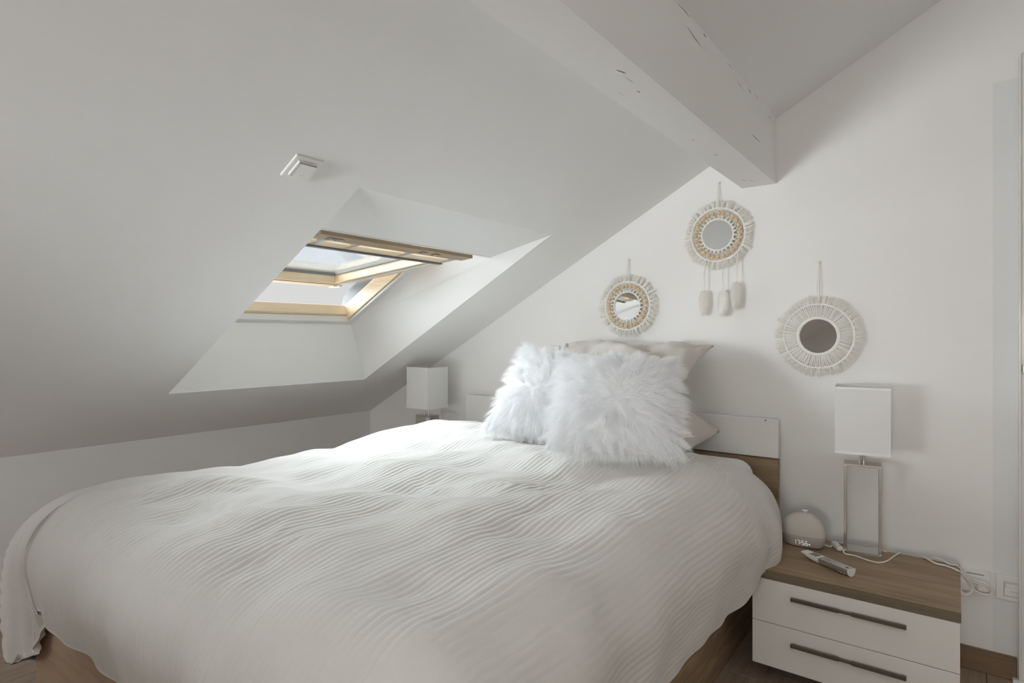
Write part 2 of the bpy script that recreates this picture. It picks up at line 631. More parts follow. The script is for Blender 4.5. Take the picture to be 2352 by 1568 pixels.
# boxed purlin under the ceiling
bx0, bx1, bz = -0.670, -0.546, 1.637
beam = obj('trim_1', *prism([(bx0, bz), (bx1, bz), (bx1, zroof(bx1) + 0.02), (bx0, zroof(bx0) + 0.02)], 'y', YR, YB), M['beam'])
structure(beam)
def sliver(y, z, ln, w, tilt, face='right'):
    n = 6
    V = []
    for i in range(n):
        t = i / (n - 1)
        ww = w * math.sin(math.pi * min(max(t, 0.04), 0.96)) + 0.0002
        a = y + ln * (t - 0.5)
        b_ = z + tilt * (t - 0.5) * ln + 0.0008 * math.sin(t * 9 + y * 50)
        for sgn in (-1, 1):
            if face == 'right':
                V.append((bx1 + 0.0006, a, b_ + sgn * ww / 2))
            else:
                V.append((b_ + sgn * ww / 2, a, bz - 0.0006))
    F = [(2 * i, 2 * i + 1, 2 * i + 3, 2 * i + 2) for i in range(n - 1)]
    return np.array(V), F
cr = [sliver(*a) for a in [(2.30, 1.858, 0.020, 0.0035, -0.6), (2.12, 1.876, 0.05, 0.002, -0.1), (2.04, 1.868, 0.028, 0.004, -0.3),
                           (1.93, 1.850, 0.07, 0.0018, -0.15), (1.83, 1.874, 0.05, 0.0016, 0.05), (1.60, 1.874, 0.02, 0.005, -0.1),
                           (1.52, 1.838, 0.10, 0.0022, -0.12), (1.45, 1.876, 0.09, 0.0018, 0.02), (1.40, 1.885, 0.10, 0.002, 0.0),
                           (1.2, 1.878, 0.12, 0.002, 0.02), (2.2, 1.885, 0.06, 0.0015, 0.0)]]
cr += [sliver(y, x_, ln, w, tl, 'under') for y, x_, ln, w, tl in [(1.18, -0.585, 0.03, 0.004, 0.3), (1.30, -0.60, 0.015, 0.003, 0.1), (1.72, -0.62, 0.012, 0.003, 0.2),
                                                              (1.9, -0.612, 0.02, 0.003, 0.2), (2.27, -0.63, 0.05, 0.0015, 0.1), (2.3, -0.61, 0.04, 0.0015, 0.1)]]
obj('crack', *join(cr), M['crack'], beam)

# skirting board, door casing with the cooler-toned strip beside it
structure(obj('baseboard_back', *join([box(XK, 0.150, YB - 0.013, YB, 0, 0.066, 0.002, 1), box(XK, 0.150, YB - 0.010, YB, 0.066, 0.071, 0.0015, 1)]), M['skirting']))
structure(obj('trim_2', *box(0.092, 0.1525, YB - 0.0012, YB, 0.071, 1.856), M['cool_strip']))
dr = structure(empty('door_1', (0.19, YB - 0.01, 0)))
obj('casing', *join([box(0.1525, 0.158, YB - 0.030, YB, 0, 1.915, 0.0015, 2), box(0.158, 0.170, YB - 0.020, YB, 0, 1.918, 0.0015, 1),
                     box(0.170, 0.23, YB - 0.026, YB, 0, 1.918, 0.002, 2), box(0.158, 1.05, YB - 0.022, YB, 1.918, 1.925, 0.001, 1), box(0.23, 1.05, YB - 0.026, YB, 1.85, 1.918, 0.002, 2)]), M['gloss_white'], dr)
obj('door_leaf', *box(0.23, 1.02, YB - 0.018, YB, 0.008, 1.85, 0.002, 1), M['gloss_white'], dr)
obj('hinge', *join([box(0.1605, 0.176, YB - 0.034, YB - 0.020, 0.946, 0.974, 0.002, 1), box(0.1610, 0.172, YB - 0.037, YB - 0.033, 0.952, 0.968, 0.001, 1)]), M['silver'], dr)
obj('plinth_block', *box(0.138, 0.170, YB - 0.034, YB - 0.012, 0, 0.012, 0.002, 1), M['gloss_white'], dr)

# ------------------------------------------------------------------ roof window
win = structure(empty('window_1', (-2.0, 1.525, 1.35)))
def R3(s, y, off):
    a = roof(s, off)
    return (a[0], y, a[1])
fbl, fbr = R3(FS0, FY0, 0.25), R3(FS0, FY1, 0.25)
ftl, ftr = R3(FS1, FY0, 0.25), R3(FS1, FY1, 0.25)
obl, obr, otl, otr = (R3(S0 + 0.0004, Y0 + 0.0004, 0.001), R3(S0 + 0.0004, Y1 - 0.0004, 0.001), R3(S1 - 0.0004, Y0 + 0.0004, 0.001), R3(S1 - 0.0004, Y1 - 0.0004, 0.001))
ul, ur = (-1.600, 1.080, 1.395), (-1.600, 1.980, 1.395)
obj('lower_lining', *slab([obl, obr, fbr, fbl], (-0.012, 0, 0)), M['lining'], win)
obj('right_lining', *slab([obr, otr, ur, ftr, fbr], (0, 0.012, 0)), M['lining'], win)
obj('left_lining', *slab([obl, otl, ul, ftl, fbl], (0, -0.012, 0)), M['lining'], win)
obj('upper_lining', *join([slab([otl, otr, ur, ul], (0, 0, 0.012)), slab([ul, ur, ftr, ftl], (0.012, 0, 0))]), M['lining'], win)

def along(V):
    """box coordinates (s, y, off) on the roof to world"""
    V = np.asarray(V, float)
    out = np.empty_like(V)
    out[:, 0] = XK + V[:, 0] / HY + NX * V[:, 2]
    out[:, 1] = V[:, 1]
    out[:, 2] = ZK + SL * V[:, 0] / HY + NZ * V[:, 2]
    return out
def rbox(s0, s1, y0, y1, o0, o1, bev=0.0025):
    V, F = box(s0, s1, y0, y1, o0, o1, bev, 2)
    return along(V), F
FO = 0.335
obj('frame_bottom_rail', *rbox(FS0, FS0 + 0.045, FY0, FY1, 0.285, FO), M['pine_y'], win)
obj('frame_bottom_lip', *rbox(FS0 - 0.002, FS0 + 0.030, FY0, FY1, 0.250, 0.283), M['weatherstrip'], win)
obj('frame_top_rail', *rbox(FS1 - 0.045, FS1, FY0, FY1, 0.25, FO), M['pine_y'], win)
obj('frame_jamb', *rbox(FS0, FS1, FY1 - 0.036, FY1, 0.262, FO), M['pine'], win)
obj('frame_jamb', *rbox(FS0, FS1, FY0, FY0 + 0.036, 0.262, FO), M['pine'], win)
obj('jamb_lip', *rbox(FS0, FS1, FY1 - 0.030, FY1 + 0.001, 0.248, 0.260, 0.001), M['weatherstrip'], win)
obj('corner_block', *rbox(FS0 - 0.003, FS0 + 0.032, FY1 - 0.034, FY1 + 0.0005, 0.2495, 0.286, 0.001), M['pine_y'], win)
for ya, yb in ((FY1 - 0.030, FY1 + 0.01), (FY0 - 0.01, FY0 + 0.030)):
    sp = [(FS0 + 0.015, FO), (FS0 + 0.02, FO + 0.02), (FS0 + 0.05, FO + 0.042), (FS0 + 0.10, FO + 0.055), (FS1, FO + 0.055), (FS1, FO)]
    V, F = prism(sp, 'y', ya, yb)
    obj('cladding', along(V), F, M['metal_grey'], win)
obj('sun_baffle', *rbox(1.30, FS1 + 0.03, FY0 - 0.01, FY1 + 0.01, FO + 0.004, FO + 0.05), M['metal_grey'], win)  # unseen long hood, added to keep sun out of the gap above the sash
# sash, tipped open about its middle
T5 = math.radians(5.0)
E5, N5 = np.array([math.cos(T5), 0, math.sin(T5)]), np.array([-math.sin(T5), 0, math.cos(T5)])
PIV = np.array([-2.039, 0, 1.347])
def sash(V):
    V = np.asarray(V, float)
    return PIV + V[:, :1] * E5 + np.c_[np.zeros(len(V)), V[:, 1], np.zeros(len(V))] + V[:, 2:3] * N5
def sbox(t0, t1, y0, y1, n0, n1, bev=0.002):
    V, F = box(t0, t1, y0, y1, n0, n1, bev, 2)
    return sash(V), F
SY0, SY1 = 1.186, 1.864
sh = empty('sash', (0, 0, 0))
sh.parent = win
sh.location = Vector((-2.04, 1.525, 1.347)) - win.location
obj('bottom_rail', *sbox(-0.468, -0.405, SY0, SY1, 0.004, 0.058), M['pine_y'], sh)
obj('bottom_lip', *sbox(-0.472, -0.412, SY0, SY1, 0.0, 0.0035, 0.001), M['pine_dark'], sh)
obj('gasket', *join([sbox(-0.405, -0.398, SY0 + 0.05, SY1 - 0.05, 0.044, 0.060, 0.001), sbox(-0.405, 0.255, SY1 - 0.056, SY1 - 0.05, 0.046, 0.058, 0.001), sbox(-0.405, 0.255, SY0 + 0.05, SY0 + 0.056, 0.046, 0.058, 0.001)]), M['gasket'], sh)
for y0, y1 in ((SY1 - 0.050, SY1 - 0.006), (SY0 + 0.006, SY0 + 0.050)):
    obj('stile', *sbox(-0.405, 0.262, y0, y1, 0.008, 0.058), M['pine'], sh)
for y0, y1 in ((SY1 - 0.030, SY1), (SY0, SY0 + 0.030)):
    obj('weather_strip', *join([sbox(-0.40, 0.262, y0, y0 + 0.009, 0.000, 0.007, 0.001), sbox(-0.40, 0.262, y0 + 0.012, y0 + 0.019, -0.001, 0.007, 0.001), sbox(-0.40, 0.262, y0 + 0.022, y1, 0.000, 0.012, 0.001)]), M['weatherstrip'], sh)
obj('stile_edge', *sbox(-0.46, 0.262, SY1 - 0.006, SY1 + 0.002, 0.004, 0.052), M['pine'], sh)
obj('catch', *join([sbox(-0.462, -0.425, SY1 - 0.045, SY1 - 0.020, -0.006, 0.004, 0.002), sbox(-0.44, -0.40, SY1 - 0.030, SY1 - 0.012, -0.008, 0.002, 0.002), sbox(-0.47, -0.455, SY1 - 0.05, SY1 - 0.038, 0.002, 0.012, 0.001)]), M['weatherstrip'], sh)
obj('top_rail', *sbox(0.262, 0.332, SY0 - 0.045, SY1, 0.002, 0.018), M['pine_y'], sh)
obj('top_rail_lip', *sbox(0.256, 0.275, SY0 - 0.045, SY1 - 0.004, -0.003, 0.0035, 0.001), M['metal_grey'], sh)
obj('glass_pane', *sbox(-0.41, 0.265, SY0 + 0.045, SY1 - 0.045, 0.050, 0.054, 0), M['glass'], sh)
obj('vent_bar', *sbox(0.376, 0.441, SY0 - 0.05, SY1 + 0.004, -0.004, 0.010, 0.002), M['pine_dark'], sh)
for yb_ in (SY0 + 0.02, 1.345, 1.60, SY1 - 0.02):
    obj('bracket', *sbox(0.285, 0.385, yb_ - 0.010, yb_ + 0.010, 0.000, 0.014, 0.002), M['silver'], sh)
for yb_ in (1.20, 1.225, 1.615, 1.685):
    obj('latch_plate', *join([sbox(0.395, 0.420, yb_ - 0.016, yb_ + 0.016, -0.0085, -0.0062, 0.0008), sbox(0.40, 0.408, yb_ - 0.010, yb_ - 0.003, -0.0105, -0.0085, 0.0005), sbox(0.402, 0.412, yb_ + 0.003, yb_ + 0.009, -0.0105, -0.0085, 0.0005)]), M['silver'], sh)

# ------------------------------------------------------------------ bed
BX0, BX1, BY0, BY1 = -1.980, -0.594, 0.511, 2.345
bed = empty('bed', (-1.287, 1.43, 0))
tag(bed, 'low oak-look bed frame with a white gloss panel along its headboard', 'bed')
obj('headboard_panel', *box(-2.05, -0.526, 2.337, 2.366, 0.608, 0.753, 0.003, 3), M['gloss_white'], bed)['label'] = 'white gloss upper headboard panel'
obj('headboard_base', *box(-2.05, -0.526, 2.342, 2.366, 0.03, 0.604, 0.001, 1), M['oak'], bed)
obj('screw_cap', *box(-0.572, -0.566, 2.3355, 2.338, 0.744, 0.748, 0.0005, 1), M['dark'], bed)
obj('side_rail', *box(BX1 - 0.022, BX1, BY0 + 0.022, 2.340, 0.0, 0.372, 0.0015, 1), M['oak_y'], bed)
obj('side_rail', *box(BX0, BX0 + 0.022, BY0 + 0.022, 2.340, 0.0, 0.372, 0.0015, 1), M['oak_y'], bed)
obj('foot_board', *box(BX0, BX1, BY0, BY0 + 0.022, 0.0, 0.372, 0.0015, 1), M['footwood'], bed)
obj('slat_base', *box(BX0 + 0.024, BX1 - 0.024, BY0 + 0.024, 2.335, 0.30, 0.345, 0), M['oak_y'], bed)
mat_ = obj('mattress', *box(BX0 + 0.008, BX1 - 0.004, BY0 + 0.02, 2.334, 0.348, 0.602, 0.06, 5), M['sheet'], None, smooth=True)
tag(mat_, 'mattress in a white fitted sheet, one rounded corner bare beside the headboard', 'mattress')

# duvet ---------------------------------------------------------------
XL_, XRt, YF_, YH_ = -1.79, -0.600, 0.590, 2.16
RL, RRt, RF = 0.205, 0.150, 0.150
LL, LR, LF = 0.66, 0.415, 0.360
ZT = 0.658
def sines(X, Y, lams, amp, seed):
    g = np.random.default_rng(seed)
    out = np.zeros_like(X)
    for l in lams:
        a = g.uniform(0, math.pi)
        ph = g.uniform(0, 2 * math.pi)
        out += np.sin(2 * math.pi / l * (X * math.cos(a) + Y * math.sin(a)) + ph + 0.7 * np.sin(2 * math.pi * (X * math.sin(a) - Y * math.cos(a)) / (l * 1.7) + ph * 2)) * l
    return amp * out / (np.mean(lams) * math.sqrt(len(lams) / 2))

def duvet():
    da = 0.0026
    # sheet coordinates
    na_l, na_t, na_r = int(LL / da), int((XRt - XL_) / da), int(LR / da)
    A = np.concatenate([np.linspace(-LL, 0, na_l, endpoint=False), np.linspace(0, XRt - XL_, na_t, endpoint=False), np.linspace(XRt - XL_, XRt - XL_ + LR, na_r)])
    db = 0.0095
    nb_f, nb_t = int(LF / db), int((YH_ - YF_) / db)
    Bv = np.concatenate([np.linspace(-LF, 0, nb_f, endpoint=False), np.linspace(0, YH_ - YF_, nb_t)])
    a, b = np.meshgrid(A, Bv)
    w = XRt - XL_
    dl = np.maximum(0, -a)
    dr_ = np.maximum(0, a - w)
    df = np.maximum(0, -b)
    side = np.where(dl > 0, -1.0, 1.0)
    da_ = dl + dr_
    La = np.where(dl > 0, LL, LR)
    Ra = np.where(dl > 0, RL, RRt)
    th = np.arctan2(df / LF, da_ / La)             # 0 = side, pi/2 = foot
    rho = np.maximum(df / LF, da_ / La)
    c2 = np.cos(th) ** 2
    Lh = La * c2 + LF * (1 - c2)
    corner = np.sin(2 * th) ** 2 * (da_ > 0) * (df > 0)
    dist = rho * Lh
    inside = (da_ == 0) & (df == 0)
    dist = np.where(inside, 0, dist)
    R = Ra * c2 + RF * (1 - c2)
    R = np.where(inside, RF, R)
    hd = np.clip((b - 0.95) / 0.45, 0, 1)
    hd = hd * hd * (3 - 2 * hd)
    R = R + 0.075 * hd * (dr_ > 0)
    ox, oy = side * np.cos(th), -np.sin(th)
    ox = np.where(da_ == 0, 0, ox)
    oy = np.where(df == 0, 0, oy)
    px = XL_ + np.clip(a, 0, w)
    py = YF_ + np.maximum(b, 0)
    # sheet position used for ribs and wrinkles
    sx = px + ox * dist
    sy = py + oy * dist
    # waviness of the hem
    hemw = 1 + 0.035 * np.sin(sx * 9 + 1.0) * (df > 0) + 0.03 * np.sin(sy * 8 + 0.5) * (da_ > 0)
    dist = dist * hemw
    phm = math.radians(101)
    ph = np.minimum(dist / R, phm)
    rest = np.maximum(0, dist - R * phm)
    out = R * np.sin(ph) + rest * math.cos(phm)
    drop = R * (1 - np.cos(ph)) + rest * math.sin(phm)
    # broad soft relief
    H = sines(sx, sy, [0.55, 0.42, 0.34, 0.29], 0.0065, 5)
    H += sines(sx, sy, [0.20, 0.17, 0.14, 0.12, 0.10], 0.0022, 9)
    def bump(cx, cy, rx, ry, h, ang=0.0):
        u = (sx - cx) * math.cos(ang) + (sy - cy) * math.sin(ang)
        v = -(sx - cx) * math.sin(ang) + (sy - cy) * math.cos(ang)
        return h * np.exp(-(u / rx) ** 2 - (v / ry) ** 2)
    H += bump(-1.30, 1.22, 0.16, 0.09, 0.020, 0.3) + bump(-1.18, 1.07, 0.14, 0.05, -0.010, 0.4)
    H += bump(-0.98, 1.30, 0.10, 0.08, 0.012, -0.4) + bump(-1.02, 1.12, 0.12, 0.045, -0.008, 0.2)
    H += bump(-1.35, 0.86, 0.28, 0.14, 0.016, 0.2) + bump(-0.84, 0.95, 0.16, 0.20, 0.010, 0.0)
    H += bump(-1.70, 1.45, 0.16, 0.35, 0.012, 0.0) + bump(-1.55, 1.85, 0.3, 0.25, 0.018, 0.0)
    H += bump(-0.82, 1.55, 0.16, 0.16, 0.012, 0.5) + bump(-0.72, 1.85, 0.12, 0.12, 0.014)
    H += bump(-1.62, 0.74, 0.16, 0.07, 0.012, 0.9) + bump(-1.50, 0.66, 0.18, 0.03, -0.006, 0.5)
    H += bump(-1.10, 0.70, 0.3, 0.05, 0.008, 0.1)
    # creases fanning from pulled spots
    for cx, cy, n_, rad, hh in ((-1.12, 1.10, 9, 0.10, 0.0030), (-0.92, 1.28, 8, 0.08, 0.0028), (-1.56, 0.72, 11, 0.16, 0.0035), (-1.33, 0.66, 9, 0.13, 0.003), (-1.05, 0.62, 8, 0.12, 0.003), (-0.80, 1.60, 7, 0.10, 0.0022)):
        dx, dy = sx - cx, sy - cy
        rr = np.hypot(dx, dy)
        ang = np.arctan2(dy, dx)
        H += hh * np.sin(ang * n_ + 3 * np.sin(ang * 2 + cx * 9)) * np.exp(-(rr / rad) ** 2) * (rr / rad)
    # sags towards the head edge, on the mattress
    headz = np.clip((py - 1.98) / (YH_ - 1.98), 0, 1)
    H = H * (1 - 0.6 * headz) - 0.028 * headz ** 2
    H += 0.022 * np.exp(-((py - 1.75) / 0.28) ** 2)
    skirt = np.clip(dist / 0.22, 0, 1)
    # soft vertical flutes on the hanging parts
    per = np.where(da_ > 0, sy * np.cos(th), 0) + np.where(df > 0, sx * np.sin(th), 0)
    fl_ = (np.sin(per * 19 + 1.3 * np.sin(per * 7)) * 0.012 + np.sin(per * 41 + 2) * 0.004) * np.where(dr_ > 0, 0.6, 1.0) * np.clip((dist - 0.12) / 0.28, 0, 1)
    # deep tuck at the left foot corner
    tuck = np.exp(-((th - 1.15) / 0.22) ** 2) * (dl > 0) * (df > 0) * np.clip(dist / 0.3, 0, 1)
    flare = np.exp(-((th - 0.42) / 0.38) ** 2) * (dl > 0) * (df > 0) * np.clip((dist - 0.10) / 0.45, 0, 1)
    out = out + fl_ - 0.018 * tuck + 0.12 * flare
    # left drape bells out a little at the foot end
    out = out + np.where(dl > 0, 0.03 * np.exp(-((sy - 0.65) / 0.22) ** 2) * skirt, 0)
    x = px + ox * out
    y = py + oy * out
    tr_ = np.clip((a - (w - 0.35)) / 0.35, 0, 1)
    x = x - 0.080 * hd * tr_ * tr_ * (3 - 2 * tr_)
    z = ZT - drop - 0.022 * hd * tr_
    P = np.stack([x, y, z], -1)
    # normals and displacement along them
    def normals(P):
        du = np.gradient(P, axis=1)
        dv = np.gradient(P, axis=0)
        N = np.cross(du, dv)
        return N / (np.linalg.norm(N, axis=-1, keepdims=True) + 1e-12)
    N = normals(P)
    rib = np.sqrt(np.abs(np.sin(math.pi * sx / 0.0150 + 0.5 * np.sin(sy * 3.0) + 0.10 * np.sin(sy * 17))))
    ribfade = np.clip((1.0 - rho) * Lh / 0.03, 0, 1) * (1 - 0.85 * corner)
    ribamp = 0.0036 * ribfade * np.where(dr_ > 0, 1 - 0.6 * skirt, 1.0) * (0.75 + 0.25 * np.sin(sx * 13 + sy * 5))
    P = P + N * (H * (1 - 0.45 * skirt) + ribamp * (rib - 0.5))[..., None]
    # fold the hem under
    N = normals(P)
    rows, cols = P.shape[:2]
    idx = np.arange(rows * cols).reshape(rows, cols)
    V = [P.reshape(-1, 3)]
    F = [np.stack([idx[:-1, :-1], idx[:-1, 1:], idx[1:, 1:], idx[1:, :-1]], -1).reshape(-1, 4)]
    n0 = rows * cols
    loop = np.concatenate([idx[:, -1], idx[-1, ::-1][1:], idx[::-1, 0][1:], idx[0, :][1:-1]])
    Pf, Nf = P.reshape(-1, 3), N.reshape(-1, 3)
    L0 = Pf[loop]
    Tn = np.roll(L0, -1, 0) - np.roll(L0, 1, 0)
    for _ in range(30):
        Tn = (np.roll(Tn, 1, 0) + Tn + np.roll(Tn, -1, 0)) / 3
    Tn /= np.linalg.norm(Tn, axis=1)[:, None] + 1e-12
    NN = Nf[loop]
    outw = np.cross(Tn, NN)
    prev = loop
    for dx, dz in ((0.0, -0.006), (0.0, -0.012), (0.0, -0.018)):
        new = L0 + outw * dx + NN * dz
        ids = n0 + np.arange(len(loop))
        V.append(new)
        F.append(np.stack([prev, np.roll(prev, -1), np.roll(ids, -1), ids], -1))
        n0 += len(loop)
        prev = ids
    return np.vstack(V), np.vstack(F)
dv = obj('duvet', *duvet(), M['duvet'], None, smooth=True)
tag(dv, 'cream duvet with fine raised stripes, rumpled over the bed and hanging past its foot', 'duvet')

# pillows ---------------------------------------------------------------
def cushion_surface(w, h, t, nu=56, nv=44, ear=0.06, e=0.5, wr=0.004, seed=1):
    """closed pillow; returns verts (local: x right, y up, z out), quads"""
    u = np.sin(np.linspace(-math.pi / 2, math.pi / 2, nu))
    v = np.sin(np.linspace(-math.pi / 2, math.pi / 2, nv))
    U, W = np.meshgrid(u, v)
    X = w * U * (1 - ear * (1 - W ** 2))
    Y = h * W * (1 - ear * (1 - U ** 2))
    T = t * np.clip((1 - np.abs(U) ** 2.2), 0, 1) ** e * np.clip((1 - np.abs(W) ** 2.2), 0, 1) ** e
    wrk = sines(X, Y, [0.22, 0.16, 0.11, 0.08, 0.06], wr, seed) * (T / t) ** 0.4
    # pleats near the corners
    cr_ = np.exp(-((1 - np.abs(U)) / 0.35) ** 2 - ((1 - np.abs(W)) / 0.35) ** 2)
    wrk += 0.8 * wr * cr_ * np.sin(np.arctan2(1.02 - np.abs(W), 1.02 - np.abs(U)) * 11)
    top = np.stack([X, Y, T + wrk * (T > 0)], -1)
    bot = np.stack([X, Y, -T * 0.9 + 0.5 * wrk * (T > 0)], -1)
    n = nu * nv
    idx = np.arange(n).reshape(nv, nu)
    Ft = np.stack([idx[:-1, :-1], idx[:-1, 1:], idx[1:, 1:], idx[1:, :-1]], -1).reshape(-1, 4)
    edge = np.zeros((nv, nu), bool)
    edge[0], edge[-1], edge[:, 0], edge[:, -1] = True, True, True, True
    ib = np.where(edge, idx, idx + n)
    Fb = np.stack([ib[:-1, :-1], ib[1:, :-1], ib[1:, 1:], ib[:-1, 1:]], -1).reshape(-1, 4)
    return np.vstack([top.reshape(-1, 3), bot.reshape(-1, 3)]), np.vstack([Ft, Fb])

def basis(Rv, Uv):
    Rv = np.array(Rv, float)
    Rv /= np.linalg.norm(Rv)
    Uv = np.array(Uv, float)
    Uv = Uv - Rv * (Rv @ Uv)
    Uv /= np.linalg.norm(Uv)
    return np.stack([Rv, Uv, np.cross(Rv, Uv)], 1)      # columns

V, F = cushion_surface(0.345, 0.235, 0.125, ear=0.055, seed=3, wr=0.011)
V[:, 2] -= 0.030 * (V[:, 0] / 0.345) ** 4 * 0
p2 = obj('pillow', rot(V, basis((1, 0.0, 0.0), (0, 1, 0.05)), (-1.075, 2.075, 0.725)), F, M['pillow'], None, smooth=True)
# corners of the flat pillow droop onto the bed
for vv in p2.data.vertices:
    k = (abs(vv.co.x + 1.075) / 0.345) ** 3
    vv.co.z -= 0.045 * k
tag(p2, 'beige pillow lying flat at the bottom, only its right corner showing by the headboard', 'pillow', 'beige pillows on the bed')
V, F = cushion_surface(0.335, 0.215, 0.062, ear=0.085, seed=8, wr=0.009)
p1 = obj('pillow', rot(V, basis((1, 0.0, 0.0), (0, 0.39, 0.19)), (-1.090, 2.125, 0.928)), F, M['pillow'], None, smooth=True)
tag(p1, 'beige pillow leaning back on the wall behind the fur cushions, pointed corner up', 'pillow', 'beige pillows on the bed')

def fur_cushion(name, label, centre, B, half, n_str, seed, whorl=0.05):
    g = np.random.default_rng(seed)
    root = empty(name, tuple(centre))
    tag(root, label, 'cushion', 'white fur cushions')
    w, h, t = half
    V, F = cushion_surface(w, h, t, 40, 40, ear=0.02, e=0.55, wr=0.002, seed=seed)
    Vw = rot(V, B, centre)
    obj('cover', Vw, F, M['fur_base'], root, smooth=True)
    # strands
    n_f = int(n_str * 0.80)
    u = g.uniform(-0.995, 0.995, n_str)
    v = g.uniform(-0.995, 0.995, n_str)
    # extra strands along the rim
    rim = g.random(n_str) < 0.24
    which = g.integers(0, 2, n_str)
    sg = np.where(g.random(n_str) < 0.5, -1.0, 1.0) * g.uniform(0.93, 0.999, n_str)
    u = np.where(rim & (which == 0), sg, u)
    v = np.where(rim & (which == 1), sg, v)
    front = np.where(np.arange(n_str) < n_f, 1.0, -1.0)
    def surf(u, v, s):
        T = t * np.clip(1 - np.abs(u) ** 2.2, 0, 1) ** 0.55 * np.clip(1 - np.abs(v) ** 2.2, 0, 1) ** 0.55
        return np.stack([w * u * (1 - 0.02 * (1 - v ** 2)), h * v * (1 - 0.02 * (1 - u ** 2)), s * T], -1)
    e = 0.01
    P0 = surf(u, v, front)
    du = surf(np.clip(u + e, -1, 1), v, front) - surf(np.clip(u - e, -1, 1), v, front)
    dv_ = surf(u, np.clip(v + e, -1, 1), front) - surf(u, np.clip(v - e, -1, 1), front)
    N = np.cross(du, dv_) * front[:, None]
    N /= np.linalg.norm(N, axis=1)[:, None] + 1e-9
    # combed outwards from a whorl a little under the middle, falling with gravity
    cu, cv = whorl * w, -0.12 * h
    rad = np.stack([P0[:, 0] - cu, P0[:, 1] - cv, np.zeros(n_str)], -1)
    rl = np.linalg.norm(rad, axis=1)[:, None] + 1e-9
    rad = rad / rl
    swirl = np.stack([-rad[:, 1], rad[:, 0], np.zeros(n_str)], -1)
    # clumps
    nc = 420
    cxy = g.uniform(-1, 1, (nc, 2))
    cd = g.normal(0, 1, (nc, 3)) * np.array([0.46, 0.46, 0.20])
    cl = g.uniform(0.75, 1.2, nc)
    d2 = (u[:, None] - cxy[None, :, 0]) ** 2 + (v[:, None] - cxy[None, :, 1]) ** 2
    ci = np.argmin(d2, axis=1)
    cpos = surf(cxy[ci, 0], cxy[ci, 1], front)
    near = np.clip(rl / 0.06, 0, 1)
    D = N * (0.36 + 0.40 * (1 - near)) + rad * 0.75 * (0.3 + 0.7 * near) + swirl * 0.12 + cd[ci] * (0.9 - 0.35 * near) + np.array([0, -0.22, 0]) + g.normal(0, 0.07, (n_str, 3))
    D = np.where(front[:, None] < 0, N * 0.4 + rad * 0.9 + g.normal(0, 0.15, (n_str, 3)), D)
    D /= np.linalg.norm(D, axis=1)[:, None]
    L = g.uniform(0.032, 0.050, n_str) * cl[ci]
    L = L * np.where(rim, 0.5, 1.0) * np.clip(0.6 + 0.4 * rl[:, 0] / 0.05, 0.6, 1)
    seg = 5
    Bt = np.asarray(B)
    grav = Bt.T @ np.array([0, 0, -1.0])
    pts = []
    bow = g.normal(0, 1, (n_str, 3)) * 0.16
    for i in range(seg + 1):
        s = i / seg
        p = P0 + D * (L * s)[:, None] + (grav * 0.30 + bow) * (L * s ** 2)[:, None]
        tgt = cpos + D * (L * s)[:, None] + grav * 0.30 * (L * s ** 2)[:, None] + 0.25 * (P0 - cpos)
        k = 0.78 * s ** 1.2
        p = p * (1 - k) + tgt * k
        # keep above the cover
        pts.append(p)
    pts = np.stack(pts, 1)                              # n, seg+1, 3
    # each hair is a fine tapering ribbon
    A = np.cross(pts[:, -1] - pts[:, 0], g.normal(0, 1, (n_str, 3)))
    A /= np.linalg.norm(A, axis=1)[:, None] + 1e-9
    r0 = g.uniform(0.00035, 0.00060, n_str)
    ring = []
    for i in range(seg):
        r = (r0 * (1 - 0.7 * (i / seg)))[:, None]
        ring += [pts[:, i] - A * r, pts[:, i] + A * r]
    ring.append(pts[:, seg])
    VV = np.stack(ring, 1)                              # n, 2*seg+1, 3
    per = 2 * seg + 1
    f = []
    for i in range(seg - 1):
        f += [(2 * i, 2 * i + 1, 2 * i + 3), (2 * i, 2 * i + 3, 2 * i + 2)]
    f.append((2 * seg - 2, 2 * seg - 1, 2 * seg))
    f = np.array(f)
    FF = (f[None] + (np.arange(n_str) * per)[:, None, None]).reshape(-1, 3)
    o = obj('fur', rot(VV.reshape(-1, 3), B, centre), FF, M['fur'], root, smooth=True)
    o['kind'] = 'stuff'
    return root

B_a = basis((0.916, 0.401, 0), (-0.14, 0.32, 0.295))
fur_cushion('fur_cushion', 'white shaggy fur cushion in front, on the right, covering part of the other', np.array([-0.845, 1.672, 0.850]), B_a, (0.192, 0.196, 0.075), 26000, 21)
B_b = basis((0.945, 0.24, -0.20), (0.01, 0.616, 0.787))
fur_cushion('fur_cushion', 'white shaggy fur cushion behind on the left, nearest the small far lamp', np.array([-1.190, 1.842, 0.832]), B_b, (0.190, 0.187, 0.080), 25000, 22, -0.22)

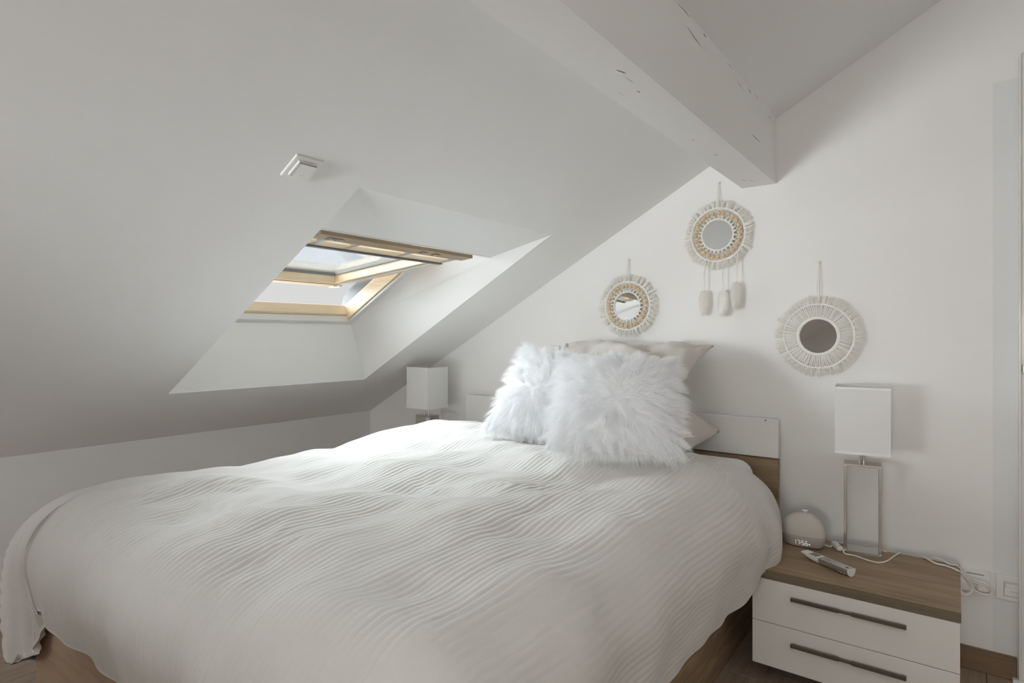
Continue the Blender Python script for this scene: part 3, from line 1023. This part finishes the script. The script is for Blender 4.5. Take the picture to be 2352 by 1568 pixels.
# ------------------------------------------------------------------ bedside cabinets
NX0, NX1, NY0, NY1, NT = -0.503, 0.010, 1.903, 2.300, 0.353
ns = empty('nightstand', (NX0, NY0, 0))
tag(ns, 'white two-drawer nightstand with an oak-look top, right of the bed', 'nightstand', 'nightstands flanking the bed')
obj('top', *box(NX0, NX1, NY0, NY1, NT - 0.026, NT, 0.001, 1), M['oak'], ns)
obj('edge_band', *box(NX0 - 0.0003, NX1 + 0.0003, NY0 - 0.0015, NY0 + 0.0005, NT - 0.0263, NT - 0.0003, 0.0004, 1), M['oak_edge'], ns)
obj('body', *box(NX0 + 0.002, NX1 - 0.002, NY0 + 0.020, NY1, 0.064, NT - 0.027, 0.001, 1), M['drawer_white'], ns)
for z0, z1, hz in ((0.1945, 0.3245, 0.2865), (0.0625, 0.1925, 0.1510)):
    d_ = obj('drawer', *box(NX0 + 0.001, NX1 - 0.002, NY0 + 0.001, NY0 + 0.019, z0, z1, 0.0012, 2), M['drawer_white'], ns)
    hp = [(-0.390, -0.0045), (-0.267, -0.0045), (-0.262, -0.0025), (-0.236, -0.0025), (-0.231, -0.0045), (-0.106, -0.0045), (-0.106, 0.0045), (-0.231, 0.0045), (-0.236, 0.0030), (-0.262, 0.0030), (-0.267, 0.0045), (-0.390, 0.0045)]
    hv = prism([(a, hz + b_) for a, b_ in hp], 'y', NY0 - 0.020, NY0 - 0.010)
    posts = [box(-0.386, -0.378, NY0 - 0.011, NY0 + 0.002, hz - 0.004, hz + 0.000), box(-0.118, -0.110, NY0 - 0.011, NY0 + 0.002, hz - 0.004, hz + 0.000)]
    obj('handle', *join([hv] + posts), M['handle'], d_)['label'] = 'long bronze-grey bar handle'
obj('plinth', *box(NX0 + 0.04, NX1 - 0.04, NY0 + 0.09, NY1 - 0.02, 0.0, 0.064), M['handle'], ns)
ns2 = copy_tree(ns)
ns2.location = (-2.582, 1.985, 0)
tag(ns2, 'nightstand hidden behind the far side of the bed, carrying the small far lamp', 'nightstand', 'nightstands flanking the bed')

# ------------------------------------------------------------------ table lamps (modelled about the base centre)
def table_lamp():
    root = empty('table_lamp', (0, 0, 0))
    h2, d2 = 0.053, 0.034
    t = 0.0085
    FH = 0.292                                   # frame height
    obj('base_plate', *box(-h2, h2, -d2, d2, 0.0, t, 0.0008, 1), M['chrome'], root, world=False)
    obj('top_plate', *box(-h2, h2, -d2, d2, FH - t, FH, 0.0008, 1), M['chrome'], root, world=False)
    obj('side_plate', *box(-h2, -h2 + t, -d2, d2, t, FH - t, 0.0008, 1), M['chrome'], root, world=False)
    obj('side_plate', *box(h2 - t, h2, -d2, d2, t, FH - t, 0.0008, 1), M['chrome'], root, world=False)
    obj('stem', *join([lathe([(0.005, FH), (0.005, FH + 0.06)], 14, (0.003, 0.004, 0)), lathe([(0.010, FH + 0.055), (0.010, FH + 0.09)], 16, (0.003, 0.004, 0))]), M['chrome'], root, world=False)
    obj('pull_rod', *lathe([(0.004, FH), (0.004, FH + 0.055)], 12, (-0.008, -0.012, 0)), M['silver'], root, world=False)
    obj('bulb', *lathe([(0.012, FH + 0.088), (0.013, FH + 0.10), (0.024, FH + 0.125), (0.027, FH + 0.140), (0.022, FH + 0.158), (0.010, FH + 0.167), (0.002, FH + 0.169)], 18, (0.003, 0.004, 0)), M['plastic'], root, world=False, smooth=True)
    z0, z1, w, e = 0.330, 0.544, 0.0765, 0.0018
    walls = [box(-w, w, -w, -w + e, z0, z1, 0.0006, 1), box(-w, w, w - e, w, z0, z1, 0.0006, 1), box(-w, -w + e, -w + e, w - e, z0, z1, 0.0006, 1), box(w - e, w, -w + e, w - e, z0, z1, 0.0006, 1)]
    s = obj('shade', *join(walls), M['shade'], root, world=False)
    s['label'] = 'square white fabric shade'
    for zz in (z0, z1 - 0.008):
        outer = [(-w - 0.0008, -w - 0.0008), (w + 0.0008, -w - 0.0008), (w + 0.0008, w + 0.0008), (-w - 0.0008, w + 0.0008)]
        inner = [(p * 0.962, q * 0.962) for p, q in outer]
        V = [(p, q, zz) for p, q in outer] + [(p, q, zz) for p, q in inner] + [(p, q, zz + 0.008) for p, q in outer] + [(p, q, zz + 0.008) for p, q in inner]
        F = []
        for i in range(4):
            j = (i + 1) % 4
            F += [(i, j, 8 + j, 8 + i), (4 + j, 4 + i, 12 + i, 12 + j), (j, i, 4 + i, 4 + j), (8 + i, 8 + j, 12 + j, 12 + i)]
        obj('rim', np.array(V), F, M['plastic'], s, world=False)
    obj('spider', *join([box(-w + e, w - e, -0.002, 0.002, FH + 0.082, FH + 0.085), box(-0.002, 0.002, -w + e, w - e, FH + 0.082, FH + 0.085)]), M['silver'], s, world=False)
    return root
lamp2 = table_lamp()
lamp2.location = (-2.240, 2.247, NT)
tag(lamp2, 'far table lamp on the left, its square white shade tucked under the sloping ceiling', 'lamp', 'white table lamps')
lamp = copy_tree(lamp2)
lamp.location = (-0.2460, 2.247, NT)
lamp.rotation_euler = (0, 0, math.radians(6))
tag(lamp, 'table lamp with open steel frame and square white shade beside the round alarm clock', 'lamp', 'white table lamps')
zc = NT + 0.0026
cord_pts = [(-0.296, 2.205, zc + 0.006), (-0.2887, 2.184, zc + 0.001), (-0.2608, 2.186, zc), (-0.2239, 2.166, zc), (-0.1935, 2.163, zc), (-0.1732, 2.196, zc), (-0.1606, 2.250, zc), (-0.150, 2.288, zc), (-0.146, 2.306, zc - 0.004), (-0.144, 2.312, zc - 0.05), (-0.143, 2.314, 0.20)]
pc = obj('power_cord', *tube(catmull(cord_pts, 8), 0.0024, 8), M['cord'], lamp, smooth=True)
pc['label'] = 'white lamp cord'
pc.rotation_euler = (0, 0, math.radians(-6))
obj('cord_loop', *tube(catmull([(-0.3355, 2.268, zc + 0.004), (-0.328, 2.284, zc), (-0.305, 2.2895, zc), (-0.26, 2.2905, zc), (-0.211, 2.292, zc), (-0.190, 2.2865, zc), (-0.182, 2.284, zc)], 8), 0.0022, 8), M['cord'], lamp, smooth=True).rotation_euler = (0, 0, math.radians(-6))
# inline rocker switch on the cord
sw_d = np.array([0.036, -0.070, 0.0])
sw_d /= np.linalg.norm(sw_d)
swB = np.stack([sw_d, np.cross([0, 0, 1.0], sw_d), [0, 0, 1.0]], 1)
V1 = box(-0.032, 0.030, -0.010, 0.010, -0.001, 0.013, 0.004, 3)
obj('cord_switch', rot(V1[0], swB, (-0.318, 2.235, NT + 0.0012)), V1[1], M['plastic'], pc, smooth=False)

# ------------------------------------------------------------------ alarm clock
CX, CY = -0.4135, 2.205
ck = empty('alarm_clock', (CX, CY, NT))
tag(ck, 'round-topped beige wake-up light showing 17:56 beside the bed', 'clock')
def dome(z0, z1, n=14):
    """profile width of the flattened globe by height"""
    out = []
    for i in range(n + 1):
        z = z0 + (z1 - z0) * i / n
        t_ = (z - 0.046) / (0.066 if z > 0.046 else 0.080)
        wv = 0.069 * math.sqrt(max(0.0, 1 - t_ * t_))
        out.append((wv, z))
    return out
def oval(profile, seg=40, depth=0.62):
    V, F = lathe([(max(r, 1e-4), z) for r, z in profile], seg)
    # squarer front: superellipse in plan
    a = np.arctan2(V[:, 1], V[:, 0])
    r = np.hypot(V[:, 0], V[:, 1])
    k = (np.abs(np.cos(a)) ** 2.6 + np.abs(np.sin(a)) ** 2.6) ** (-1 / 2.6)
    V[:, 0] = r * k * np.cos(a)
    V[:, 1] = r * k * np.sin(a) * depth
    return V, F
obj('base', *[x_ if i else x_ + np.array([CX, CY, NT]) for i, x_ in enumerate(oval(dome(0.003, 0.0365, 8)))], M['clock_body'], ck, smooth=True)
obj('light_dome', *[x_ if i else x_ + np.array([CX, CY, NT]) for i, x_ in enumerate(oval(dome(0.0370, 0.1118, 18)))], M['clock_cloth'], ck, smooth=True)
obj('foot', *[x_ if i else x_ + np.array([CX, CY, NT]) for i, x_ in enumerate(oval([(0.040, 0.0), (0.052, 0.003)]))], M['clock_body'], ck)
obj('knob', *lathe([(0.006, 0.109), (0.006, 0.114), (0.0095, 0.1155), (0.0105, 0.117), (0.0105, 0.119), (0.004, 0.1195)], 18, (CX + 0.003, CY, NT)), M['plastic'], ck, smooth=True)
# seven segment digits on the front of the base
def seven(ch):
    segs = {'1': 'bc', '7': 'abc', '5': 'afgcd', '6': 'afgcde'}[ch]
    w, h, s = 0.0066, 0.0140, 0.0009
    L = {'a': (0, w, h, h), 'b': (w, w, h / 2, h), 'c': (w, w, 0, h / 2), 'd': (0, w, 0, 0), 'e': (0, 0, 0, h / 2), 'f': (0, 0, h / 2, h), 'g': (0, w, h / 2, h / 2)}
    out = []
    for k in segs:
        x0, x1, z0, z1 = L[k]
        out.append((x0 - (s / 2 if x0 == x1 else -s), x1 + (s / 2 if x0 == x1 else -s), z0 - (s / 2 if z0 == z1 else -s), z1 + (s / 2 if z0 == z1 else -s)))
    return out
def front_y(xl, zl):
    r = 0.069 * math.sqrt(max(0, 1 - ((zl - 0.046) / 0.080) ** 2))
    q = min(0.98, abs(xl) / r)
    return -r * 0.62 * (1 - q ** 2.6) ** (1 / 2.6)
dx0, dz0 = -0.0215, 0.0120
xpos = {0: -0.0030, 1: 0.0080, 2: 0.0225, 3: 0.0335}
for i, ch in enumerate('1756'):
    parts = []
    for x0, x1, z0, z1 in seven(ch):
        xm, zm = dx0 + xpos[i] + (x0 + x1) / 2, dz0 + (z0 + z1) / 2
        yy = front_y(xm, zm)
        parts.append(box(CX + dx0 + xpos[i] + x0, CX + dx0 + xpos[i] + x1, CY + yy - 0.0006, CY + yy + 0.0010, NT + dz0 + z0, NT + dz0 + z1))
    obj('digit', *join(parts), M['digit'], ck)
yy = front_y(0.0, 0.019) - 0.0006
obj('colon', *join([box(CX + dx0 + 0.0178, CX + dx0 + 0.0192, CY + yy, CY + yy + 0.0012, NT + dz0 + z_, NT + dz0 + z_ + 0.0014) for z_ in (0.0040, 0.0090)]), M['digit'], ck)
yy = front_y(0.026, 0.016) - 0.0005
obj('indicator', *[x_ if i else x_[:, [0, 2, 1]] * np.array([1, 1, 1]) + np.array([CX + dx0 + 0.0455, CY + yy, NT + 0.0155]) for i, x_ in enumerate(lathe([(0.0005, -0.0006), (0.0018, -0.0003), (0.0018, 0.0008)], 12))], M['digit'], ck)
obj('power_cord', *tube(catmull([(CX + 0.060, CY + 0.012, NT + 0.010), (CX + 0.076, CY + 0.020, NT + 0.004), (CX + 0.080, CY + 0.055, NT + 0.003), (CX + 0.082, CY + 0.098, NT + 0.003)], 6), 0.0020, 8), M['cord'], ck, smooth=True)

# ------------------------------------------------------------------ remote control
rA, rB = np.array([-0.3900, 2.0830]), np.array([-0.2460, 1.9960])
rd = np.array([*(rB - rA), 0.0])
RLn = np.linalg.norm(rd)
rd /= RLn
rs = np.cross([0, 0, 1.0], rd)
RB = np.stack([rd, rs, [0, 0, 1.0]], 1)
RC = np.array([*rA, NT])
rc = empty('remote_control', tuple(RC))
tag(rc, 'slim white and silver remote control lying on the right nightstand', 'remote')
HW, RH = 0.0165, 0.0215
def usec(hw, hh, n=10, lift=0.0):
    pts = []
    for i in range(n + 1):
        a = math.pi * i / n
        pts.append((-hw * math.cos(a), hh - (hh - lift) * abs(math.sin(a)) ** 0.75))
    return pts
def hull(x0, x1, taper0=False, n=8):
    V, F = [], []
    k = 11
    for i in range(n + 1):
        x_ = x0 + (x1 - x0) * i / n
        lift = 0.0
        hw = HW
        if taper0:
            t_ = 1 - i / n
            lift = 0.013 * t_ ** 2.2
            hw = HW * (1 - 0.10 * t_ ** 2)
        for y_, z_ in usec(hw, RH, 10, lift):
            V.append((x_, y_, z_))
    for i in range(n):
        for j in range(k - 1):
            a = i * k + j
            F.append((a, a + k, a + k + 1, a + 1))
        F.append((i * k, i * k + k - 1, (i + 1) * k + k - 1, (i + 1) * k))
    F.append(tuple(range(k)))
    F.append(tuple(range(n * k, (n + 1) * k))[::-1])
    return np.array(V), F
SPL = 0.066
V, F = hull(0.0, SPL, True)
obj('head', rot(V, RB, RC), F, M['plastic'], rc)
V, F = hull(SPL + 0.0004, RLn - 0.003)
obj('body', rot(V, RB, RC), F, M['remote_grey'], rc)
V, F = hull(RLn - 0.0028, RLn)
obj('end_cap', rot(V, RB, RC), F, M['plastic'], rc)
V, F = box(0.026, 0.055, -0.0125, 0.0125, RH - 0.001, RH + 0.0006, 0.0005, 1)
obj('display', rot(V, RB, RC), F, M['remote_dark'], rc)
V, F = box(SPL - 0.001, RLn - 0.004, -0.0150, 0.0150, RH - 0.0004, RH + 0.0003, 0.0003, 1)
obj('face_plate', rot(V, RB, RC), F, M['silver'], rc)
V, F = lathe([(0.0095, 0.0), (0.0095, 0.0008), (0.0080, 0.0013), (0.0060, 0.0010), (0.0045, 0.0014), (0.0010, 0.0014)], 24)
bt = obj('button', rot(V + np.array([0.088, 0.0, RH]), RB, RC), F, M['remote_grey'], rc)
for xx, yy_ in ((0.070, -0.008), (0.070, 0.008), (0.106, -0.008), (0.106, 0.008)):
    V, F = box(xx - 0.003, xx + 0.003, yy_ - 0.004, yy_ + 0.004, RH, RH + 0.0009, 0.0004, 1)
    obj('button', rot(V, RB, RC), F, M['remote_grey'], rc)
V, F = box(RLn - 0.020, RLn - 0.011, -0.004, 0.004, RH, RH + 0.0005)
obj('mark', rot(V, RB, RC), F, M['dark'], rc)
dots = [box(xx, xx + 0.004, -HW + 0.0028, -HW + 0.0048, 0.0045, 0.0065, 0.0005, 1) for xx in (0.132, 0.141, 0.150)]
V, F = join(dots)
obj('charging_contact', rot(V, RB, RC), F, M['plastic'], rc)

# ------------------------------------------------------------------ sockets and leads by the skirting
so = empty('wall_socket', (0.044, YB, 0.28))
tag(so, 'white power socket plate on the wall, with bundled white leads plugged in', 'socket')
obj('plate', *box(-0.004, 0.087, YB - 0.009, YB, 0.250, 0.320, 0.003, 3), M['plastic'], so)
obj('label_window', *box(0.026, 0.070, YB - 0.0095, YB - 0.0085, 0.3035, 0.3075, 0.0004, 1), M['grey_line'], so)
wv, wf = lathe([(0.0195, 0.0), (0.0195, 0.0010), (0.0175, 0.0012), (0.0165, 0.0004), (0.0005, 0.0004)], 24, cap=False)
obj('socket_well', np.c_[wv[:, 0] + 0.018, YB - 0.009 - wv[:, 2], wv[:, 1] + 0.280], wf, M['plastic'], so)
s2 = empty('network_socket', (0.135, YB, 0.28))
tag(s2, 'white network socket plate half hidden by the door casing', 'socket')
obj('plate', *box(0.0985, 0.178, YB - 0.010, YB, 0.2415, 0.3185, 0.003, 3), M['plastic'], s2)
obj('insert', *box(0.1190, 0.160, YB - 0.0122, YB - 0.009, 0.2570, 0.2985, 0.001, 2), M['plastic'], s2)
obj('joint', *join([box(0.1182, 0.1190, YB - 0.0105, YB - 0.009, 0.2565, 0.299), box(0.1182, 0.160, YB - 0.0105, YB - 0.009, 0.2985, 0.2993), box(0.1182, 0.160, YB - 0.0105, YB - 0.009, 0.2560, 0.2568)]), M['dark'], s2)
obj('shutter', *join([box(0.1225, 0.160, YB - 0.0130, YB - 0.012, 0.2820, 0.2955, 0.0004, 1), box(0.1350, 0.150, YB - 0.0132, YB - 0.012, 0.2650, 0.2720, 0.0004, 1)]), M['plastic'], s2)
obj('slot', *join([box(0.1218, 0.1226, YB - 0.0126, YB - 0.012, 0.2815, 0.296), box(0.1218, 0.160, YB - 0.0126, YB - 0.012, 0.2953, 0.2961), box(0.1345, 0.150, YB - 0.0126, YB - 0.012, 0.2718, 0.2727), box(0.1495, 0.1503, YB - 0.0126, YB - 0.012, 0.265, 0.272)]), M['dark'], s2)
lead1 = empty('power_lead', (0.070, YB - 0.03, 0.285))
tag(lead1, 'white power lead running off the nightstand to the plug on the right of the socket', 'cable', 'white leads behind the nightstand')
a1 = [(-0.0865, 2.306, NT - 0.02), (-0.0850, 2.303, NT + 0.003), (-0.0535, 2.262, NT + 0.003), (-0.0263, 2.255, NT + 0.003), (-0.004, 2.240, NT + 0.003), (0.010, 2.235, 0.350), (0.0275, 2.27, 0.322), (0.046, 2.325, 0.299), (0.066, 2.350, 0.289), (0.0765, 2.358, 0.282), (0.080, 2.360, 0.272), (0.072, 2.360, 0.267), (0.064, 2.362, 0.271), (0.0685, 2.364, 0.277)]
obj('cord', *tube(catmull(a1, 8), 0.0030, 8), M['cord'], lead1, smooth=True)
obj('cord_loop', *tube(catmull([(0.040, 2.352, 0.300), (0.060, 2.350, 0.297), (0.080, 2.352, 0.290), (0.0885, 2.354, 0.276), (0.083, 2.354, 0.262), (0.066, 2.354, 0.259), (0.048, 2.354, 0.264), (0.040, 2.354, 0.274)], 8), 0.0034, 8), M['cord'], lead1, smooth=True)
obj('plug', *[x_ if i else x_ for i, x_ in enumerate(box(0.050, 0.080, YB - 0.042, YB - 0.0095, 0.262, 0.292, 0.008, 3))], M['plastic'], lead1, smooth=True)
lead2 = empty('charger_lead', (0.020, YB - 0.03, 0.285))
tag(lead2, 'thinner white lead curling down to the plug nearest the nightstand side', 'cable', 'white leads behind the nightstand')
a2 = [(-0.064, 2.308, NT - 0.02), (-0.0617, 2.304, NT + 0.003), (-0.0408, 2.297, NT + 0.008), (-0.0195, 2.280, NT + 0.003), (0.004, 2.279, NT + 0.002), (0.0125, 2.265, 0.343), (0.0190, 2.29, 0.322), (0.028, 2.325, 0.296), (0.0335, 2.340, 0.280), (0.0355, 2.342, 0.264), (0.026, 2.345, 0.252), (0.014, 2.345, 0.256), (0.012, 2.346, 0.266), (0.020, 2.348, 0.272)]
obj('cord', *tube(catmull(a2, 8), 0.0024, 8), M['cord'], lead2, smooth=True)
obj('plug', *box(0.006, 0.040, YB - 0.050, YB - 0.0095, 0.258, 0.293, 0.009, 3), M['plastic'], lead2, smooth=True)
obj('cord_tie', *tube(catmull([(0.004, 2.345, 0.262), (0.018, 2.338, 0.250), (0.036, 2.340, 0.259), (0.041, 2.342, 0.280), (0.030, 2.342, 0.296)], 8), 0.0036, 8), M['cord'], lead2, smooth=True)

# switch plate by the pillows and the one on the slope
sp_ = empty('light_switch', (-1.53, YB, 1.0))
tag(sp_, 'white switch plate on the wall just showing behind the left fur cushion', 'switch')
obj('plate', *box(-1.588, -1.5075, YB - 0.011, YB, 0.938, 1.0145, 0.003, 2), M['plastic'], sp_)
obj('rocker', *box(-1.572, -1.524, YB - 0.0145, YB - 0.010, 0.952, 1.000, 0.002, 2), M['plastic'], sp_)

wc = empty('window_switch', (-1.291, 0.862, roof(1.819)[1]))
tag(wc, 'square white control plate on the sloping ceiling, above the roof window', 'switch')
def rb2(s0, s1, y0, y1, o0, o1, bev):
    V, F = box(s0, s1, y0, y1, o0, o1, bev, 3)
    return along(V), F
# off is measured into the room as negative values
V, F = box(1.7785, 1.8585, 0.823, 0.901, -0.0125, -0.0055, 0.0025, 3)
V[:, 2] += 0.0 + 0.0045 * (((V[:, 0] - 1.8185) / 0.04) ** 2 + ((V[:, 1] - 0.862) / 0.039) ** 2) 
obj('plate', along(V), F, M['plastic'], wc)
obj('back_box', *rb2(1.792, 1.845, 0.836, 0.888, -0.010, 0.002, 0.001), M['plastic'], wc)
obj('rocker', *rb2(1.796, 1.842, 0.840, 0.885, -0.0130, -0.0090, 0.0006), M['plastic'], wc)
obj('joint', *join([rb2(1.8420, 1.8432, 0.8385, 0.885, -0.0131, -0.0090, 0.0), rb2(1.796, 1.8432, 0.8385, 0.8397, -0.0131, -0.0090, 0.0)]), M['grey_line'], wc)
obj('symbol', *[along(x_) if not i else x_ for i, x_ in enumerate(tube(np.array([(1.8085 + 0.005 * math.cos(t_), 0.8625 + 0.005 * math.sin(t_), -0.0132) for t_ in np.linspace(1.2, 3.9, 14)]), 0.0003, 5))], M['silver'], wc)

# ------------------------------------------------------------------ macrame mirrors
YM = YB - 0.016
def strand(p0, p1, r, bow, seg=4):
    P = [np.array(p0) * (1 - t_) + np.array(p1) * t_ + np.array(bow) * math.sin(math.pi * t_) for t_ in np.linspace(0, 1, seg)]
    return tube(P, [r * (1 - 0.45 * t_) for t_ in np.linspace(0, 1, seg)], 4, caps=False)
def tassel_mesh(L, spread, n, seed):
    """fan of cotton threads pointing along +x from the origin, in the xz plane, y towards the room is negative"""
    g = np.random.default_rng(seed)
    parts = []
    for i in range(n):
        a = g.normal(0, spread)
        l = L * g.uniform(0.72, 1.08)
        tip = (l * math.cos(a), g.uniform(-0.010, 0.006), l * math.sin(a))
        base = (-0.002, g.uniform(-0.003, 0.001), g.uniform(-0.003, 0.003))
        parts.append(strand(base, tip, 0.00115, (0, -0.003 + g.normal(0, 0.0015), g.normal(0, 0.0025)), 5))
    parts.append(uv_sphere(0.0032, (0.001, -0.001, 0), 7, 5))
    return join(parts)
tas_me = []
for k in range(5):
    V, F = tassel_mesh(1.0 * 0.034, 0.20, 15, 40 + k)
    me = np_mesh('tassel', V, F)
    me.materials.append(M['macrame'])
    me.polygons.foreach_set('use_smooth', [True] * len(me.polygons))
    tas_me.append(me)
bead_me = np_mesh('bead', *uv_sphere(0.0088, (0, 0, 0), 14, 10))
bead_me.materials.append(M['bead'])
bead_me.polygons.foreach_set('use_smooth', [True] * len(bead_me.polygons))
RC1 = 0.0
def ring_pts(c, r, y, n=64):
    return [(c[0] + r * math.cos(a), y, c[1] + r * math.sin(a)) for a in np.linspace(0, 2 * math.pi, n, endpoint=False)]
def wrapped_ring(c, R, r, y, n=160, amp=0.0005, turns=60):
    P = np.array(ring_pts(c, R, y, n))
    rr = np.array([r + amp * math.sin(turns * 2 * math.pi * i / n) for i in range(n)])
    return tube(P, rr, 8, closed=True)
def mirror(label, c, Ro, Ri, nail_z, fringe, beads, seed, frn=40):
    g = np.random.default_rng(seed)
    root = empty('macrame_mirror', (c[0], YB, c[1]))
    tag(root, label, 'mirror', 'macrame mirrors on the wall')
    # glass with thin backing
    prof = [(0.0001, 0.0), (Ri * 0.5, 0.0), (Ri - 0.001, 0.0), (Ri - 0.001, 0.003), (0.0001, 0.003)]
    V, F = lathe(prof, 48, cap=False)
    V = V[:, [0, 2, 1]]
    tilt = 0.035
    V[:, 1] += tilt * V[:, 2]
    obj('mirror_glass', V + np.array([c[0], YM - 0.004, c[1]]), F, M['mirror'], root)
    obj('inner_ring', *wrapped_ring(c, Ri, 0.0036, YM - 0.005, 180, 0.0007, 60), M['macrame'], root, smooth=True)
    obj('outer_ring', *wrapped_ring(c, Ro, 0.0040, YM - 0.002, 180, 0.0006, 60), M['macrame'], root, smooth=True)
    # fringe
    for i in range(frn):
        a = 2 * math.pi * (i + g.uniform(-0.18, 0.18)) / frn
        o = bpy.data.objects.new('tassel', tas_me[int(g.integers(0, 5))])
        droop = -0.10 * math.cos(a)
        o.location = (Ro * 0.99 * math.cos(a), YM - YB - 0.001, Ro * 0.99 * math.sin(a))
        o.rotation_euler = (0, -(a + droop + g.normal(0, 0.06)), 0)
        k = fringe / 0.034 * g.uniform(0.9, 1.1)
        o.scale = (k, 1, 1.0)
        link(o, root)
    if beads:
        rm = (Ro + Ri) / 2 + 0.004
        loops = []
        nb = beads
        for i in range(nb):
            a = 2 * math.pi * (i + 0.5 + g.uniform(-0.12, 0.12)) / nb
            o = bpy.data.objects.new('bead', bead_me)
            bc = (rm * math.cos(a), YM - YB - 0.005, rm * math.sin(a))
            o.location = bc
            o.rotation_euler = (0, -a, 0)
            link(o, root)
            # loop of cord round each bead, knotted to both rings
            L = []
            for t_ in np.linspace(0, 2 * math.pi, 16, endpoint=False):
                ru, tv = 0.0135 * math.cos(t_), 0.0098 * math.sin(t_)
                L.append((c[0] + (rm + ru) * math.cos(a) - tv * math.sin(a), YM - 0.005, c[1] + (rm + ru) * math.sin(a) + tv * math.cos(a)))
            loops.append(tube(L, 0.0011, 5, closed=True))
            for sg in (-1, 1):
                a2 = a + sg * 0.045
                q0, q1 = Ri + 0.002, rm - 0.010
                loops.append(tube([(c[0] + q * math.cos(a2 - sg * 0.03 * j), YM - 0.005 - 0.002 * j, c[1] + q * math.sin(a2 - sg * 0.03 * j)) for j, q in enumerate((q0, (q0 + q1) / 2, q1))], 0.0021, 5))
        w_ = obj('cord_netting', *join(loops), M['macrame'], root, smooth=True)
        w_['kind'] = 'stuff'
    else:
        sp = []
        ns_ = 100
        for i in range(ns_):
            a = 2 * math.pi * i / ns_ + g.normal(0, 0.006)
            p0 = (c[0] + Ri * math.cos(a), YM - 0.004, c[1] + Ri * math.sin(a))
            p1 = (c[0] + Ro * math.cos(a + g.normal(0, 0.01)), YM - 0.003, c[1] + Ro * math.sin(a + g.normal(0, 0.01)))
            sp.append(tube([p0, ((p0[0] + p1[0]) / 2, YM - 0.005, (p0[2] + p1[2]) / 2), p1], 0.0020, 6))
        sp.append(wrapped_ring(c, Ri + 0.005, 0.0026, YM - 0.006, 184, 0.0008, 92))
        w_ = obj('cord_spokes', *join(sp), M['macrame'], root, smooth=True)
        w_['kind'] = 'stuff'
    # hanger and nail
    top = c[1] + Ro
    hg = [tube(catmull([(c[0] + s_ * 0.004, YM - 0.004, top - 0.006), (c[0] + s_ * 0.003, YM - 0.006, (top + nail_z) / 2), (c[0] + s_ * 0.0012, YB - 0.012, nail_z)], 6), 0.0016, 6) for s_ in (-1, 1)]
    obj('hanging_cord', *join(hg), M['macrame'], root, smooth=True)
    V, F = lathe([(0.0016, 0.0), (0.0016, 0.014), (0.005, 0.0145), (0.005, 0.0165), (0.001, 0.017)], 12)
    V = np.c_[V[:, 0], -V[:, 2], V[:, 1]]
    obj('nail', V + np.array([c[0], YB, nail_z + 0.001]), F, M['plastic'], root)
    return root
mirror('leftmost beaded macrame mirror, its glass reflecting the roof window', (-1.1525, 1.192), 0.1050, 0.0610, 1.393, 0.036, 26, 1, 38)
m2 = mirror('beaded macrame mirror hung highest, with three cotton feathers dangling from it', (-0.7600, 1.4625), 0.1055, 0.0615, 1.668, 0.033, 27, 2, 40)
mirror('macrame mirror with plain radiating cords, hung above the right table lamp', (-0.4000, 1.0600), 0.1150, 0.0640, 1.3270, 0.034, 0, 3, 44)

# feathers on the second mirror
def feather(parent, top, z_tip, length, width, yaw, seed):
    g = np.random.default_rng(seed)
    x0, y0, z1 = top
    z0 = z_tip + length
    cord = tube(catmull([(x0, YM - 0.006, z1), (x0 + 0.002, y0, (z1 + z0) / 2), (x0 + 0.001, y0, z0)], 6), 0.0014, 6)
    cord2 = tube(catmull([(x0 + 0.003, YM - 0.006, z1), (x0 - 0.001, y0 - 0.001, (z1 + z0) / 2), (x0 + 0.001, y0, z0)], 6), 0.0014, 6)
    f = obj('feather', *join([cord, cord2]), M['macrame'], parent, smooth=True)
    f.name = 'feather'
    bar = []
    cy_, sy_ = math.cos(yaw), math.sin(yaw)
    n = 46
    for i in range(n):
        t_ = i / (n - 1)
        z_ = z0 - length * (0.02 + 0.74 * t_)
        wv = width * (0.40 + 0.60 * math.sin(math.pi * (0.18 + 0.72 * t_)) )
        for sg in (-1, 1):
            for q in range(2):
                ln = wv * g.uniform(0.9, 1.06)
                dz = -ln * (0.55 + 0.9 * t_) * g.uniform(0.9, 1.1)
                tipx = sg * ln * (1 - 0.45 * t_)
                bar.append(strand((x0, y0, z_), (x0 + tipx * cy_, y0 + abs(tipx) * 0.25 + tipx * sy_ + g.uniform(-0.002, 0.002), z_ + dz), 0.0011, (0, -0.004, 0.002), 4))
    for i in range(34):
        z_ = z0 - length * g.uniform(0.55, 0.76)
        ax = g.uniform(-0.5, 0.5) * width
        bar.append(strand((x0, y0, z_), (x0 + ax * cy_, y0 + ax * sy_ + g.uniform(-0.003, 0.002), z0 - length * g.uniform(0.93, 1.03) + abs(ax) * 0.35), 0.0011, (0, -0.004, 0.0), 4))
    bo = obj('barbs', *join(bar), M['macrame'], f, smooth=True)
    bo['kind'] = 'stuff'
    kn = [uv_sphere(0.0026, (x0 + 0.0012 * (-1) ** i, y0 - 0.002, z0 - length * 0.78 * i / 16), 7, 5) for i in range(17)]
    obj('spine', *join(kn), M['macrame'], f, smooth=True)
feather(m2, (-0.8075, YM - 0.022, 1.366), 1.140, 0.106, 0.027, 0.45, 1)
feather(m2, (-0.7335, YM - 0.026, 1.360), 1.135, 0.108, 0.029, -0.20, 2)
feather(m2, (-0.6800, YM - 0.030, 1.385), 1.160, 0.112, 0.031, 0.75, 3)
